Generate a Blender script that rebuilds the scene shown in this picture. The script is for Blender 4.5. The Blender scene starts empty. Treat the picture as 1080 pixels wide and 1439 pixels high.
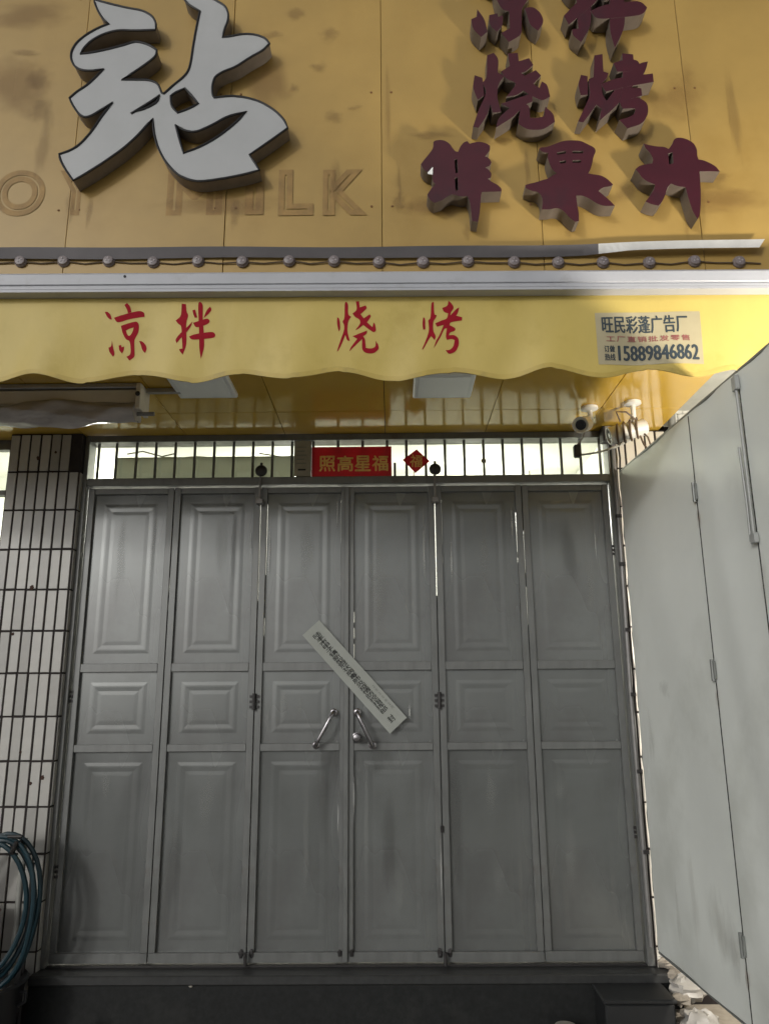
import bpy, bmesh, math, random
import numpy as np
from mathutils import Matrix, Vector
from mathutils.geometry import tessellate_polygon
random.seed(7)
R = math.radians
sc = bpy.context.scene
COL = sc.collection

# ------------------------------------------------------------------ camera
EYE = 1.6
cam = bpy.data.objects.new('camera', bpy.data.cameras.new('camera'))
COL.objects.link(cam)
CM = Matrix.Rotation(R(0.5), 3, 'Z') @ Matrix.Rotation(R(90 + 13.6), 3, 'X') @ Matrix.Rotation(R(-0.41), 3, 'Z')
cam.matrix_world = Matrix.Translation((0, 0, EYE)) @ CM.to_4x4()
cam.data.sensor_fit = 'HORIZONTAL'
cam.data.sensor_width = 36
cam.data.lens = 36 * 1081 / 1080
cam.data.clip_start = 0.05
cam.data.clip_end = 2000
sc.camera = cam

# ------------------------------------------------------------------ sky, sun, exposure
SUN_DIR = Vector((0.60, 1.0, -0.40)).normalized()      # the way the light travels
sun_el = math.asin(-SUN_DIR.z)
world = bpy.data.worlds.new('World')
sc.world = world
world.use_nodes = True
nt = world.node_tree
nt.nodes.clear()
sky = nt.nodes.new('ShaderNodeTexSky')
sky.sky_type = 'NISHITA'
sky.sun_disc = False
sky.sun_elevation = sun_el
sky.sun_rotation = math.atan2(-SUN_DIR.x, -SUN_DIR.y)
sky.air_density = 1.0
sky.dust_density = 4.0
hs = nt.nodes.new('ShaderNodeHueSaturation')
hs.inputs['Saturation'].default_value = 0.12
bg = nt.nodes.new('ShaderNodeBackground')
bg.inputs['Strength'].default_value = 0.070
wo = nt.nodes.new('ShaderNodeOutputWorld')
nt.links.new(sky.outputs[0], hs.inputs['Color'])
nt.links.new(hs.outputs[0], bg.inputs['Color'])
nt.links.new(bg.outputs[0], wo.inputs['Surface'])
sl = bpy.data.lights.new('sun', 'SUN')
sl.energy = 0.66
sl.angle = R(4.0)
sl.color = (1.0, 0.98, 0.94)
sun = bpy.data.objects.new('sun', sl)
COL.objects.link(sun)
sun.rotation_euler = SUN_DIR.to_track_quat('-Z', 'Y').to_euler()
sun.location = (-4, -6, 6)
sc.view_settings.view_transform = 'Standard'
sc.view_settings.look = 'None'
sc.view_settings.gamma = 1
sc.view_settings.exposure = 0
sc.view_settings.use_curve_mapping = False
sc.render.engine = 'CYCLES'
sc.cycles.use_denoising = True
sc.cycles.max_bounces = 8
sc.cycles.caustics_reflective = False
sc.cycles.caustics_refractive = False
sc.cycles.sample_clamp_indirect = 6

# ------------------------------------------------------------------ helpers
def ray(px, py):
    return CM @ Vector(((px - 540) / 1081, -(py - 719.5) / 1081, -1.0))
def atY(px, py, Y):
    d = ray(px, py); t = Y / d.y
    return Vector((d.x * t, Y, EYE + d.z * t))
def atZ(px, py, Z):
    d = ray(px, py); t = (Z - EYE) / d.z
    return Vector((d.x * t, d.y * t, Z))

M = {}
def mat(name, col, rough=0.6, metal=0.0, var=0.0, vscale=6.0, stretch=(1, 1, 1), stain=None, sscale=2.0, slo=0.5, shi=0.75,
        bump=0.0, bscale=60.0, rvar=0.0, coat=0.0, rnd=0.0, spec=0.5, emit=0.0, detail=6):
    m = bpy.data.materials.new(name); m.use_nodes = True
    t = m.node_tree; N = t.nodes; L = t.links
    b = N['Principled BSDF']
    b.inputs['Roughness'].default_value = rough
    b.inputs['Metallic'].default_value = metal
    b.inputs['Specular IOR Level'].default_value = spec
    b.inputs['Coat Weight'].default_value = coat
    b.inputs['Coat Roughness'].default_value = 0.08
    c4 = (*col, 1)
    b.inputs['Base Color'].default_value = c4
    if emit:
        b.inputs['Emission Color'].default_value = c4
        b.inputs['Emission Strength'].default_value = emit
    tc = N.new('ShaderNodeTexCoord'); mp = N.new('ShaderNodeMapping')
    mp.inputs['Scale'].default_value = stretch
    L.new(tc.outputs['Object'], mp.inputs['Vector'])
    src = None
    if var or rvar:
        n = N.new('ShaderNodeTexNoise'); n.inputs['Scale'].default_value = vscale
        n.inputs['Detail'].default_value = detail; n.inputs['Roughness'].default_value = 0.6
        L.new(mp.outputs[0], n.inputs['Vector'])
        if var:
            r = N.new('ShaderNodeMapRange')
            r.inputs['From Min'].default_value = 0.25; r.inputs['From Max'].default_value = 0.75
            r.inputs['To Min'].default_value = 1 - var; r.inputs['To Max'].default_value = 1 + var
            L.new(n.outputs['Fac'], r.inputs['Value'])
            mx = N.new('ShaderNodeVectorMath'); mx.operation = 'SCALE'
            mx.inputs[0].default_value = col
            L.new(r.outputs[0], mx.inputs['Scale'])
            src = mx.outputs[0]
        if rvar:
            r2 = N.new('ShaderNodeMapRange')
            r2.inputs['From Min'].default_value = 0.3; r2.inputs['From Max'].default_value = 0.7
            r2.inputs['To Min'].default_value = max(0.02, rough - rvar); r2.inputs['To Max'].default_value = rough + rvar
            L.new(n.outputs['Fac'], r2.inputs['Value']); L.new(r2.outputs[0], b.inputs['Roughness'])
    if stain:
        n2 = N.new('ShaderNodeTexNoise'); n2.inputs['Scale'].default_value = sscale
        n2.inputs['Detail'].default_value = 7; n2.inputs['Roughness'].default_value = 0.62
        L.new(tc.outputs['Object'], n2.inputs['Vector'])
        cr = N.new('ShaderNodeMapRange'); cr.interpolation_type = 'SMOOTHSTEP'
        cr.inputs['From Min'].default_value = slo; cr.inputs['From Max'].default_value = shi
        L.new(n2.outputs['Fac'], cr.inputs['Value'])
        mm = N.new('ShaderNodeMix'); mm.data_type = 'RGBA'
        L.new(cr.outputs[0], mm.inputs['Factor'])
        if src: L.new(src, mm.inputs['A'])
        else: mm.inputs['A'].default_value = c4
        mm.inputs['B'].default_value = (*stain, 1)
        src = mm.outputs['Result']
    if rnd:
        oi = N.new('ShaderNodeObjectInfo'); r3 = N.new('ShaderNodeMapRange')
        r3.inputs['To Min'].default_value = 1 - rnd; r3.inputs['To Max'].default_value = 1 + rnd
        L.new(oi.outputs['Random'], r3.inputs['Value'])
        m3 = N.new('ShaderNodeVectorMath'); m3.operation = 'SCALE'
        if src: L.new(src, m3.inputs[0])
        else: m3.inputs[0].default_value = col
        L.new(r3.outputs[0], m3.inputs['Scale']); src = m3.outputs[0]
    if src: L.new(src, b.inputs['Base Color'])
    if bump:
        n4 = N.new('ShaderNodeTexNoise'); n4.inputs['Scale'].default_value = bscale; n4.inputs['Detail'].default_value = 4
        L.new(mp.outputs[0], n4.inputs['Vector'])
        bp = N.new('ShaderNodeBump'); bp.inputs['Strength'].default_value = bump; bp.inputs['Distance'].default_value = 0.01
        L.new(n4.outputs['Fac'], bp.inputs['Height']); L.new(bp.outputs[0], b.inputs['Normal'])
    M[name] = m
    return m

mat('fascia', (0.375, 0.246, 0.070), 0.42, var=0.13, vscale=2.2, stain=(0.335, 0.21, 0.052), sscale=1.6, slo=0.48, shi=0.78, rnd=0.04, bump=0.05, bscale=5)
mat('fascia_stain', (0.20, 0.10, 0.03), 0.6, var=0.3, vscale=14)
mat('fascia_stain_pale', (0.29, 0.175, 0.05), 0.6, var=0.3, vscale=14)
mat('white_face', (0.385, 0.395, 0.40), 0.45, var=0.06, vscale=4, stain=(0.36, 0.37, 0.37), sscale=3)
mat('black_trim', (0.012, 0.012, 0.014), 0.5)
mat('return_grey', (0.21, 0.18, 0.15), 0.55, var=0.2, vscale=12)
mat('red_face', (0.048, 0.0055, 0.012), 0.38, var=0.25, vscale=5, stain=(0.033, 0.008, 0.013), sscale=4)
mat('return_pale', (0.15, 0.125, 0.105), 0.45, var=0.2, vscale=12)
mat('aluminium', (0.42, 0.42, 0.44), 0.38, metal=0.75, var=0.12, vscale=9, bump=0.1, bscale=12)
mat('flashing', (0.115, 0.108, 0.112), 0.5, metal=0.3, var=0.15, vscale=5)
mat('flashing_lit', (0.62, 0.62, 0.60), 0.4, metal=0.35, var=0.12, vscale=9)  # lighter copy of the flashing metal, lamp light put into the colour
mat('bar_white', (0.40, 0.41, 0.44), 0.42, var=0.07, vscale=5, stain=(0.33, 0.33, 0.34), sscale=9, slo=0.55, shi=0.8)
mat('bar_grey', (0.27, 0.28, 0.31), 0.5)
mat('valance', (0.53, 0.41, 0.115), 0.5, var=0.07, vscale=3, stain=(0.45, 0.34, 0.08), sscale=3.5, stretch=(1.6, 1, 1), bump=0.5, bscale=4, spec=0.4)
mat('valance_hem', (0.47, 0.35, 0.085), 0.55, var=0.12, vscale=9, stain=(0.34, 0.26, 0.08), sscale=7)
mat('print_red', (0.29, 0.008, 0.018), 0.8, spec=0.2, var=0.15, vscale=20)
mat('print_dark', (0.035, 0.05, 0.06), 0.5)
mat('print_pink', (0.30, 0.10, 0.09), 0.5)
mat('sticker', (0.40, 0.35, 0.22), 0.35, var=0.06, vscale=12, spec=0.6)
mat('led_plastic', (0.20, 0.17, 0.17), 0.4, rnd=0.15)
mat('led_dark', (0.36, 0.33, 0.34), 0.5)
mat('wire', (0.10, 0.07, 0.04), 0.6)
mat('soffit', (0.58, 0.365, 0.055), 0.13, var=0.06, vscale=3, rnd=0.06, spec=0.55, bump=0.03, bscale=3)
mat('joint', (0.05, 0.03, 0.015), 0.8)
mat('lamp_white', (0.84, 0.86, 0.84), 0.4)
mat('lamp_edge', (0.74, 0.76, 0.75), 0.4)
mat('tile', (0.36, 0.352, 0.33), 0.35, var=0.1, vscale=9, rnd=0.2, stain=(0.28, 0.265, 0.235), sscale=5, slo=0.55, shi=0.8)
mat('tile_white', (0.62, 0.59, 0.52), 0.35, var=0.08, vscale=9, rnd=0.08)
mat('grout', (0.022, 0.017, 0.016), 0.9, var=0.3, vscale=30)
mat('chip', (0.05, 0.025, 0.018), 0.9)
mat('door', (0.155, 0.164, 0.160), 0.27, metal=0.35, detail=1.5, var=0.05, vscale=1.3, stretch=(3, 3, 0.7), rvar=0.10, stain=(0.125, 0.129, 0.126), sscale=2.0, slo=0.42, shi=0.70, bump=0.012, bscale=1.6, rnd=0.10, coat=0.25)
mat('door_frame', (0.148, 0.153, 0.149), 0.38, metal=0.30, var=0.16, vscale=5, stretch=(4, 4, 1), rvar=0.08, stain=(0.09, 0.075, 0.065), sscale=5, slo=0.56, shi=0.8)
mat('iron', (0.035, 0.033, 0.033), 0.5, metal=0.4, var=0.3, vscale=20)
mat('chrome', (0.27, 0.26, 0.27), 0.26, metal=0.95, var=0.15, vscale=30)
mat('gate', (0.76, 0.79, 0.75), 0.30, var=0.05, vscale=2.0, stain=(0.66, 0.685, 0.64), sscale=1.4, slo=0.48, shi=0.7, coat=0.15, bump=0.02, bscale=4)
mat('gate_fitting', (0.34, 0.35, 0.34), 0.45, var=0.1, vscale=12)
mat('gate_edge', (0.20, 0.21, 0.20), 0.45, metal=0.3, var=0.2, vscale=12)
mat('paper', (0.30, 0.315, 0.29), 0.8, var=0.05, vscale=12)
mat('ink', (0.012, 0.013, 0.013), 0.7)
mat('ink_faint', (0.16, 0.165, 0.155), 0.8)
mat('red_paper', (0.46, 0.035, 0.05), 0.55, var=0.12, vscale=8)
mat('gold', (0.72, 0.52, 0.16), 0.5, metal=0.0, var=0.25, vscale=40)
mat('notice', (0.30, 0.28, 0.22), 0.7, var=0.15, vscale=18)
mat('room_wall', (0.80, 0.80, 0.76), 0.7, var=0.03)
mat('room_floor', (0.40, 0.38, 0.34), 0.4, var=0.1)
mat('cabinet', (0.52, 0.50, 0.44), 0.6, var=0.1)
mat('film', (0.62, 0.62, 0.55), 0.6)
mat('granite', (0.012, 0.013, 0.013), 0.55, spec=0.25, var=0.35, vscale=40, stain=(0.020, 0.021, 0.020), sscale=5)
mat('granite_edge', (0.028, 0.029, 0.029), 0.4, var=0.3, vscale=30)
mat('paving', (0.31, 0.30, 0.28), 0.8, var=0.3, vscale=12, bump=0.4, bscale=60)
mat('hose', (0.008, 0.028, 0.038), 0.35, var=0.25, vscale=10)
mat('pvc', (0.24, 0.24, 0.22), 0.45, var=0.15, vscale=12)
mat('dark_red', (0.11, 0.012, 0.016), 0.5, var=0.2)
mat('black_plastic', (0.012, 0.012, 0.014), 0.45)
mat('camera_white', (0.74, 0.73, 0.68), 0.4, var=0.12, vscale=25)
mat('lens', (0.02, 0.02, 0.025), 0.1)
mat('cable_brown', (0.13, 0.09, 0.06), 0.6)
mat('cable_white', (0.62, 0.62, 0.58), 0.5)
mat('conduit', (0.20, 0.195, 0.19), 0.45, metal=0.2, var=0.2, vscale=14)
mat('plastic_roll', (0.40, 0.37, 0.36), 0.35, var=0.3, vscale=7, stretch=(1, 3, 3), coat=0.3)
mat('box_cream', (0.62, 0.57, 0.48), 0.45, var=0.1, vscale=6)
mat('render_wall', (0.42, 0.42, 0.38), 0.8, var=0.1, vscale=8, bump=0.3, bscale=40)
mat('neighbour', (0.62, 0.61, 0.56), 0.6, var=0.1, vscale=20)
mat('bag', (0.36, 0.345, 0.32), 0.4, var=0.15, vscale=10, bump=0.3, bscale=25)
mat('rubble', (0.28, 0.25, 0.21), 0.9, rnd=0.35, var=0.2, vscale=20)
mat('crate', (0.010, 0.011, 0.012), 0.5, var=0.25, vscale=12)
mat('pale_stone', (0.30, 0.28, 0.24), 0.7, var=0.2, vscale=15)
mat('lamp_glow', (1.0, 0.92, 0.80), 0.5, emit=430.0)
mat('tube_glow', (1.0, 0.98, 0.90), 0.5, emit=5.0)

def glass_mat():
    m = bpy.data.materials.new('glass'); m.use_nodes = True
    t = m.node_tree; N = t.nodes; L = t.links; N.clear()
    o = N.new('ShaderNodeOutputMaterial'); mx = N.new('ShaderNodeMixShader')
    tr = N.new('ShaderNodeBsdfTransparent'); tr.inputs[0].default_value = (0.93, 0.95, 0.90, 1)
    gl = N.new('ShaderNodeBsdfGlossy'); gl.inputs['Roughness'].default_value = 0.06
    mx.inputs[0].default_value = 0.07
    L.new(tr.outputs[0], mx.inputs[1]); L.new(gl.outputs[0], mx.inputs[2]); L.new(mx.outputs[0], o.inputs[0])
    M['glass'] = m
glass_mat()

def red_paper():
    m = M['red_paper']; t = m.node_tree; N = t.nodes; L = t.links
    b = N['Principled BSDF']; o = [n for n in N if n.type == 'OUTPUT_MATERIAL'][0]
    tr = N.new('ShaderNodeBsdfTranslucent'); tr.inputs[0].default_value = (0.55, 0.045, 0.07, 1)
    mx = N.new('ShaderNodeMixShader'); mx.inputs[0].default_value = 0.4
    L.new(b.outputs[0], mx.inputs[1]); L.new(tr.outputs[0], mx.inputs[2]); L.new(mx.outputs[0], o.inputs[0])
red_paper()
def board_mat():
    m = M['cabinet']; t = m.node_tree; N = t.nodes; L = t.links
    b = N['Principled BSDF']; o = [n for n in N if n.type == 'OUTPUT_MATERIAL'][0]
    tr = N.new('ShaderNodeBsdfTranslucent'); tr.inputs[0].default_value = (0.56, 0.57, 0.51, 1)
    mx = N.new('ShaderNodeMixShader'); mx.inputs[0].default_value = 0.55
    L.new(b.outputs[0], mx.inputs[1]); L.new(tr.outputs[0], mx.inputs[2]); L.new(mx.outputs[0], o.inputs[0])
board_mat()
def soft_stain_or_glint(name, col, amount, axis=0):
    m = bpy.data.materials.new(name); m.use_nodes = True
    t = m.node_tree; N = t.nodes; L = t.links
    b = N['Principled BSDF']; b.inputs['Base Color'].default_value = (*col, 1); b.inputs['Roughness'].default_value = 0.6
    o = [n for n in N if n.type == 'OUTPUT_MATERIAL'][0]
    tc = N.new('ShaderNodeTexCoord'); oi = N.new('ShaderNodeObjectInfo')
    v = N.new('ShaderNodeVectorMath'); v.operation = 'SUBTRACT'; v.inputs[1].default_value = (.5, .5, .5)
    v2 = N.new('ShaderNodeVectorMath'); v2.operation = 'MULTIPLY'; v2.inputs[1].default_value = (0, 1, 1) if axis else (1, 0, 1)
    ln = N.new('ShaderNodeVectorMath'); ln.operation = 'LENGTH'
    n = N.new('ShaderNodeTexNoise'); n.noise_dimensions = '4D'; n.inputs['Scale'].default_value = 3.0; n.inputs['Detail'].default_value = 5
    L.new(tc.outputs['Generated'], n.inputs['Vector'])
    mw = N.new('ShaderNodeMath'); mw.operation = 'MULTIPLY'; mw.inputs[1].default_value = 40
    L.new(oi.outputs['Random'], mw.inputs[0]); L.new(mw.outputs[0], n.inputs['W'])
    L.new(tc.outputs['Generated'], v.inputs[0]); L.new(v.outputs[0], v2.inputs[0]); L.new(v2.outputs[0], ln.inputs[0])
    ad = N.new('ShaderNodeMath'); ad.operation = 'MULTIPLY_ADD'; ad.inputs[1].default_value = 0.75
    L.new(n.outputs['Fac'], ad.inputs[0]); L.new(ln.outputs['Value'], ad.inputs[2])
    mr = N.new('ShaderNodeMapRange'); mr.interpolation_type = 'SMOOTHSTEP'
    mr.inputs['From Min'].default_value = 0.42; mr.inputs['From Max'].default_value = 0.72
    mr.inputs['To Min'].default_value = amount; mr.inputs['To Max'].default_value = 0
    L.new(ad.outputs[0], mr.inputs['Value'])
    tp = N.new('ShaderNodeBsdfTransparent'); mx = N.new('ShaderNodeMixShader')
    L.new(mr.outputs[0], mx.inputs[0]); L.new(tp.outputs[0], mx.inputs[1]); L.new(b.outputs[0], mx.inputs[2]); L.new(mx.outputs[0], o.inputs[0])
    M[name] = m
soft_stain_or_glint('stain_soft', (0.17, 0.095, 0.035), 0.25)
soft_stain_or_glint('dust_mark', (0.32, 0.33, 0.31), 0.15)
soft_stain_or_glint('glint_pale', (0.55, 0.56, 0.54), 0.55)  # pale colour for the painted glints on the doors
soft_stain_or_glint('grime', (0.075, 0.075, 0.07), 0.26)
soft_stain_or_glint('grime_pale', (0.36, 0.36, 0.32), 0.40)
soft_stain_or_glint('gate_grime', (0.48, 0.48, 0.43), 0.14, 1)
soft_stain_or_glint('rust', (0.22, 0.13, 0.07), 0.30, 1)
soft_stain_or_glint('drip', (0.19, 0.11, 0.04), 0.22)
soft_stain_or_glint('stain_wide', (0.20, 0.10, 0.03), 0.30)

ORG = {}
class MB:
    def __init__(s): s.v = []; s.f = []
    def add(s, vs, fs):
        k = len(s.v); s.v += [tuple(v) for v in vs]; s.f += [tuple(i + k for i in f) for f in fs]; return s
    def box(s, x0, x1, y0, y1, z0, z1):
        vs = [(x, y, z) for z in (z0, z1) for y in (y0, y1) for x in (x0, x1)]
        return s.add(vs, [(0, 2, 3, 1), (4, 5, 7, 6), (0, 1, 5, 4), (2, 6, 7, 3), (0, 4, 6, 2), (1, 3, 7, 5)])
    def tube(s, path, r, n=8, close=False, r1=None):
        P = [Vector(p) for p in path]; k = len(P); vs = []; fs = []; prev = None
        for i, p in enumerate(P):
            if close: t = P[(i + 1) % k] - P[i - 1]
            else: t = P[min(i + 1, k - 1)] - P[max(i - 1, 0)]
            t.normalize()
            if prev is None:
                up = Vector((0, 0, 1)) if abs(t.z) < 0.9 else Vector((1, 0, 0))
                u = t.cross(up).normalized()
            else:
                u = (prev - t * prev.dot(t)).normalized()
            prev = u; w = t.cross(u)
            rr = r if r1 is None else r + (r1 - r) * i / max(1, k - 1)
            for j in range(n):
                a = 2 * math.pi * j / n
                vs.append(p + (u * math.cos(a) + w * math.sin(a)) * rr)
        m = k if close else k - 1
        for i in range(m):
            a = i * n; b = ((i + 1) % k) * n
            for j in range(n):
                q = (j + 1) % n; fs.append((a + j, a + q, b + q, b + j))
        if not close:
            fs.append(tuple(reversed(range(n)))); fs.append(tuple((k - 1) * n + j for j in range(n)))
        return s.add(vs, fs)
    def lathe(s, c, axis, prof, n=16):
        c = Vector(c); ax = Vector(axis).normalized()
        u = ax.cross(Vector((0, 0, 1)) if abs(ax.z) < 0.9 else Vector((1, 0, 0))).normalized(); w = ax.cross(u)
        vs = []; fs = []
        for (r, h) in prof:
            for j in range(n):
                a = 2 * math.pi * j / n; vs.append(c + ax * h + (u * math.cos(a) + w * math.sin(a)) * r)
        for i in range(len(prof) - 1):
            for j in range(n):
                q = (j + 1) % n; fs.append((i * n + j, i * n + q, (i + 1) * n + q, (i + 1) * n + j))
        fs.append(tuple(reversed(range(n)))); fs.append(tuple((len(prof) - 1) * n + j for j in range(n)))
        return s.add(vs, fs)
    def blob(s, c, rx, ry, rz, jit=0.2, n=9, m=6, seed=0):
        rd = random.Random(seed); vs = []; fs = []
        vs.append((c[0], c[1], c[2] - rz))
        for i in range(1, m):
            ph = -math.pi / 2 + math.pi * i / m
            for j in range(n):
                a = 2 * math.pi * j / n; k = 1 + rd.uniform(-jit, jit)
                vs.append((c[0] + rx * k * math.cos(ph) * math.cos(a), c[1] + ry * k * math.cos(ph) * math.sin(a), c[2] + rz * k * math.sin(ph)))
        vs.append((c[0], c[1], c[2] + rz)); T = len(vs) - 1
        for j in range(n):
            q = (j + 1) % n; fs.append((0, 1 + q, 1 + j)); fs.append((T, 1 + (m - 2) * n + j, 1 + (m - 2) * n + q))
        for i in range(m - 2):
            for j in range(n):
                q = (j + 1) % n; a = 1 + i * n; b = a + n; fs.append((a + j, a + q, b + q, b + j))
        return s.add(vs, fs)
    def build(s, name, m, parent=None, bevel=0.0, smooth=False, origin=None):
        me = bpy.data.meshes.new(name)
        V = np.array(s.v, float)
        lo, hi = V.min(0), V.max(0)
        if origin is None:
            origin = ((lo[0] + hi[0]) / 2, (lo[1] + hi[1]) / 2, lo[2] if parent is None else (lo[2] + hi[2]) / 2)
        origin = np.array(origin, float)
        me.from_pydata((V - origin).tolist(), [], s.f)
        bm = bmesh.new(); bm.from_mesh(me)
        bmesh.ops.recalc_face_normals(bm, faces=bm.faces)
        if bevel:
            bmesh.ops.bevel(bm, geom=[e for e in bm.edges if e.is_manifold and e.calc_face_angle(0) > 0.6], offset=bevel, segments=1, affect='EDGES', clamp_overlap=True)
        if smooth:
            for f in bm.faces: f.smooth = True
            for e in bm.edges:
                if e.is_manifold and e.calc_face_angle(0) > 0.7: e.smooth = False
        bm.to_mesh(me); bm.free(); me.update()
        me.materials.append(M[m])
        o = bpy.data.objects.new(name, me); COL.objects.link(o)
        ORG[o] = Vector(origin)
        if parent is not None:
            o.parent = parent; o.location = Vector(origin) - ORG[parent]
        else: o.location = origin
        return o

def thing(name, label, cat, loc, group=None):
    o = bpy.data.objects.new(name, None); COL.objects.link(o)
    o.location = loc; o.empty_display_size = 0.1
    ORG[o] = Vector(loc); o['label'] = label; o['category'] = cat
    if group: o['group'] = group
    return o
def tag(o, label, cat, group=None):
    o['label'] = label; o['category'] = cat
    if group: o['group'] = group
    return o
def struct(o, kind='structure'):
    o['kind'] = kind; return o
def share(src, name, loc, parent):
    o = bpy.data.objects.new(name, src.data); COL.objects.link(o)
    ORG[o] = Vector(loc)
    o.parent = parent; o.location = Vector(loc) - (ORG[parent] if parent else Vector((0, 0, 0)))
    return o

def smooth_loop(P, it=2, lim=50):
    P = [Vector((p[0], p[1])) for p in P]
    for _ in range(it):
        Q = []; n = len(P)
        for i in range(n):
            a, b, c = P[i - 1], P[i], P[(i + 1) % n]
            d1, d2 = b - a, c - b
            if d1.length < 1e-9 or d2.length < 1e-9: Q.append(b); continue
            ang = abs(math.degrees(d1.angle_signed(d2)))
            if ang > lim or ang < 3: Q.append(b)
            else: Q += [b - d1 * 0.22, b + d2 * 0.22]
        P = Q
    return P
def area(P): return 0.5 * sum(P[i - 1][0] * P[i][1] - P[i][0] * P[i - 1][1] for i in range(len(P)))
def plate(loops, y0, y1):
    """loops in (x,z), first outer then holes; returns front face MB and side MB between y0 (front) and y1"""
    V2 = [[Vector((p[0], p[1], 0)) for p in l] for l in loops]
    tri = tessellate_polygon(V2)
    flat = [p for l in V2 for p in l]
    f = MB().add([(p.x, y0, p.y) for p in flat], tri)
    s = MB()
    for l in V2:
        n = len(l)
        s.add([(p.x, y0, p.y) for p in l] + [(p.x, y1, p.y) for p in l], [(i, (i + 1) % n, n + (i + 1) % n, n + i) for i in range(n)])
    return f, s
def trace(pts, ox, oy, s, Y, it=2, lim=50):
    out = []
    for (u, v) in smooth_loop(pts, it, lim):
        p = atY(ox + u / s, oy + v / s, Y); out.append((p.x, p.z))
    return out

def text_flat(body, offset=0.0, bevel=0.0, spacing=1.0):
    cu = bpy.data.curves.new('t', 'FONT'); cu.body = body; cu.size = 1; cu.resolution_u = 8 if bevel else 3
    cu.offset = offset; cu.space_character = spacing
    if bevel: cu.fill_mode = 'NONE'; cu.bevel_depth = bevel; cu.bevel_resolution = 0
    o = bpy.data.objects.new('t', cu); COL.objects.link(o)
    dg = bpy.context.evaluated_depsgraph_get()
    me = bpy.data.meshes.new_from_object(o.evaluated_get(dg))
    v = [tuple(x.co) for x in me.vertices]; f = [tuple(p.vertices) for p in me.polygons]
    bpy.data.objects.remove(o); bpy.data.curves.remove(cu); bpy.data.meshes.remove(me)
    return v, f
def text_on(body, x0, x1, z0, z1, Y, offset=0.0, xf=None, bevel=0.0, spacing=1.0, bold=0.0):
    """text scaled to fill the rectangle, standing in the plane Y"""
    v, f = text_flat(body, offset, bevel, spacing)
    A = np.array(v); lo, hi = A.min(0), A.max(0); d = np.maximum(hi - lo, 1e-6)
    mb = MB(); vs = []
    for p in v:
        a = (p[0] - lo[0]) / d[0]; b = (p[1] - lo[1]) / d[1]
        x = x0 + a * (x1 - x0); z = z0 + b * (z1 - z0)
        yy = Y - (p[2] - lo[2]) * 0.02
        vs.append(xf(x, z, yy) if xf else (x, yy, z))
    mb.add(vs, f)
    for k in range(4 if bold else 0):          # heavier strokes: the same outline again, a hair apart
        dx, dz = ((bold, 0), (-bold, 0), (0, bold), (0, -bold))[k]
        vs = []
        for p in v:
            x = x0 + (p[0] - lo[0]) / d[0] * (x1 - x0) + dx; z = z0 + (p[1] - lo[1]) / d[1] * (z1 - z0) + dz
            yy = Y - .0002 * (k + 1)
            vs.append(xf(x, z, yy) if xf else (x, yy, z))
        mb.add(vs, f)
    return mb

DY = 4.40      # door plane
FY = 3.25      # signboard face
SZ = 3.141     # soffit
XL, XR = -1.787, 1.279
ZT, ZB = 2.817, 0.28

# ------------------------------------------------------------------ ground and step
g = struct(MB().box(-300, 300, -300, 300, -0.4, 0.02).build('ground', 'paving'))
st = struct(MB().box(-1.83, 1.42, 4.27, 4.60, 0.0, 0.215).build('step', 'granite'))
MB().box(-1.83, 1.40, 4.25, 4.60, 0.217, 0.262).build('step_slab', 'granite_edge', st, bevel=0.006)
for i, x in enumerate((-1.02, -0.2, 0.62)):
    pass

# ------------------------------------------------------------------ room behind the doors
rw = MB()
rw.box(-3.6, 1.62, 7.6, 7.75, 0.2, 3.5)
rw.box(-3.75, -3.6, 4.5, 7.75, 0.2, 3.5)
rw.box(1.62, 1.75, 4.62, 7.75, 0.2, 3.5)
struct(rw.build('room_wall', 'room_wall'))
struct(MB().box(-3.6, 1.62, 4.62, 7.6, 0.2, 0.27).build('room_floor', 'room_floor'))
struct(MB().box(-3.75, 1.75, 4.56, 7.75, 3.502, 3.62).build('room_ceiling', 'room_wall'))
tubes = [(-2.5, 6.4), (-0.9, 6.4), (0.7, 6.4)]
for k, (x, y) in enumerate(tubes):
    t = thing('tube_light', ['lit ceiling tube at the left end of the room behind the doors', 'lit ceiling tube in the middle of the room behind the doors',
              'lit ceiling tube at the right end of the room behind the doors'][k], 'tube light', (x, y, 3.40), 'ceiling tubes in the room')
    MB().box(x - .62, x + .62, y - .03, y + .03, 3.27, 3.30).build('housing', 'lamp_white', t)
    for dx in (-.5, .5): MB().tube([(x + dx, y, 3.30), (x + dx, y, 3.502)], .004, 6).build('cord', 'wire', t)
    MB().tube([(x - .6, y, 3.245), (x + .6, y, 3.245)], 0.016, 10).build('tube', 'tube_glow', t)
    l = bpy.data.lights.new('tube_lamp', 'POINT'); l.shadow_soft_size = 0.12; l.energy = 60; l.color = (1.0, 0.985, 0.90)
    lo = bpy.data.objects.new('tube_lamp', l); COL.objects.link(lo); lo.parent = t; lo.location = (0, 0, -.30)
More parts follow.
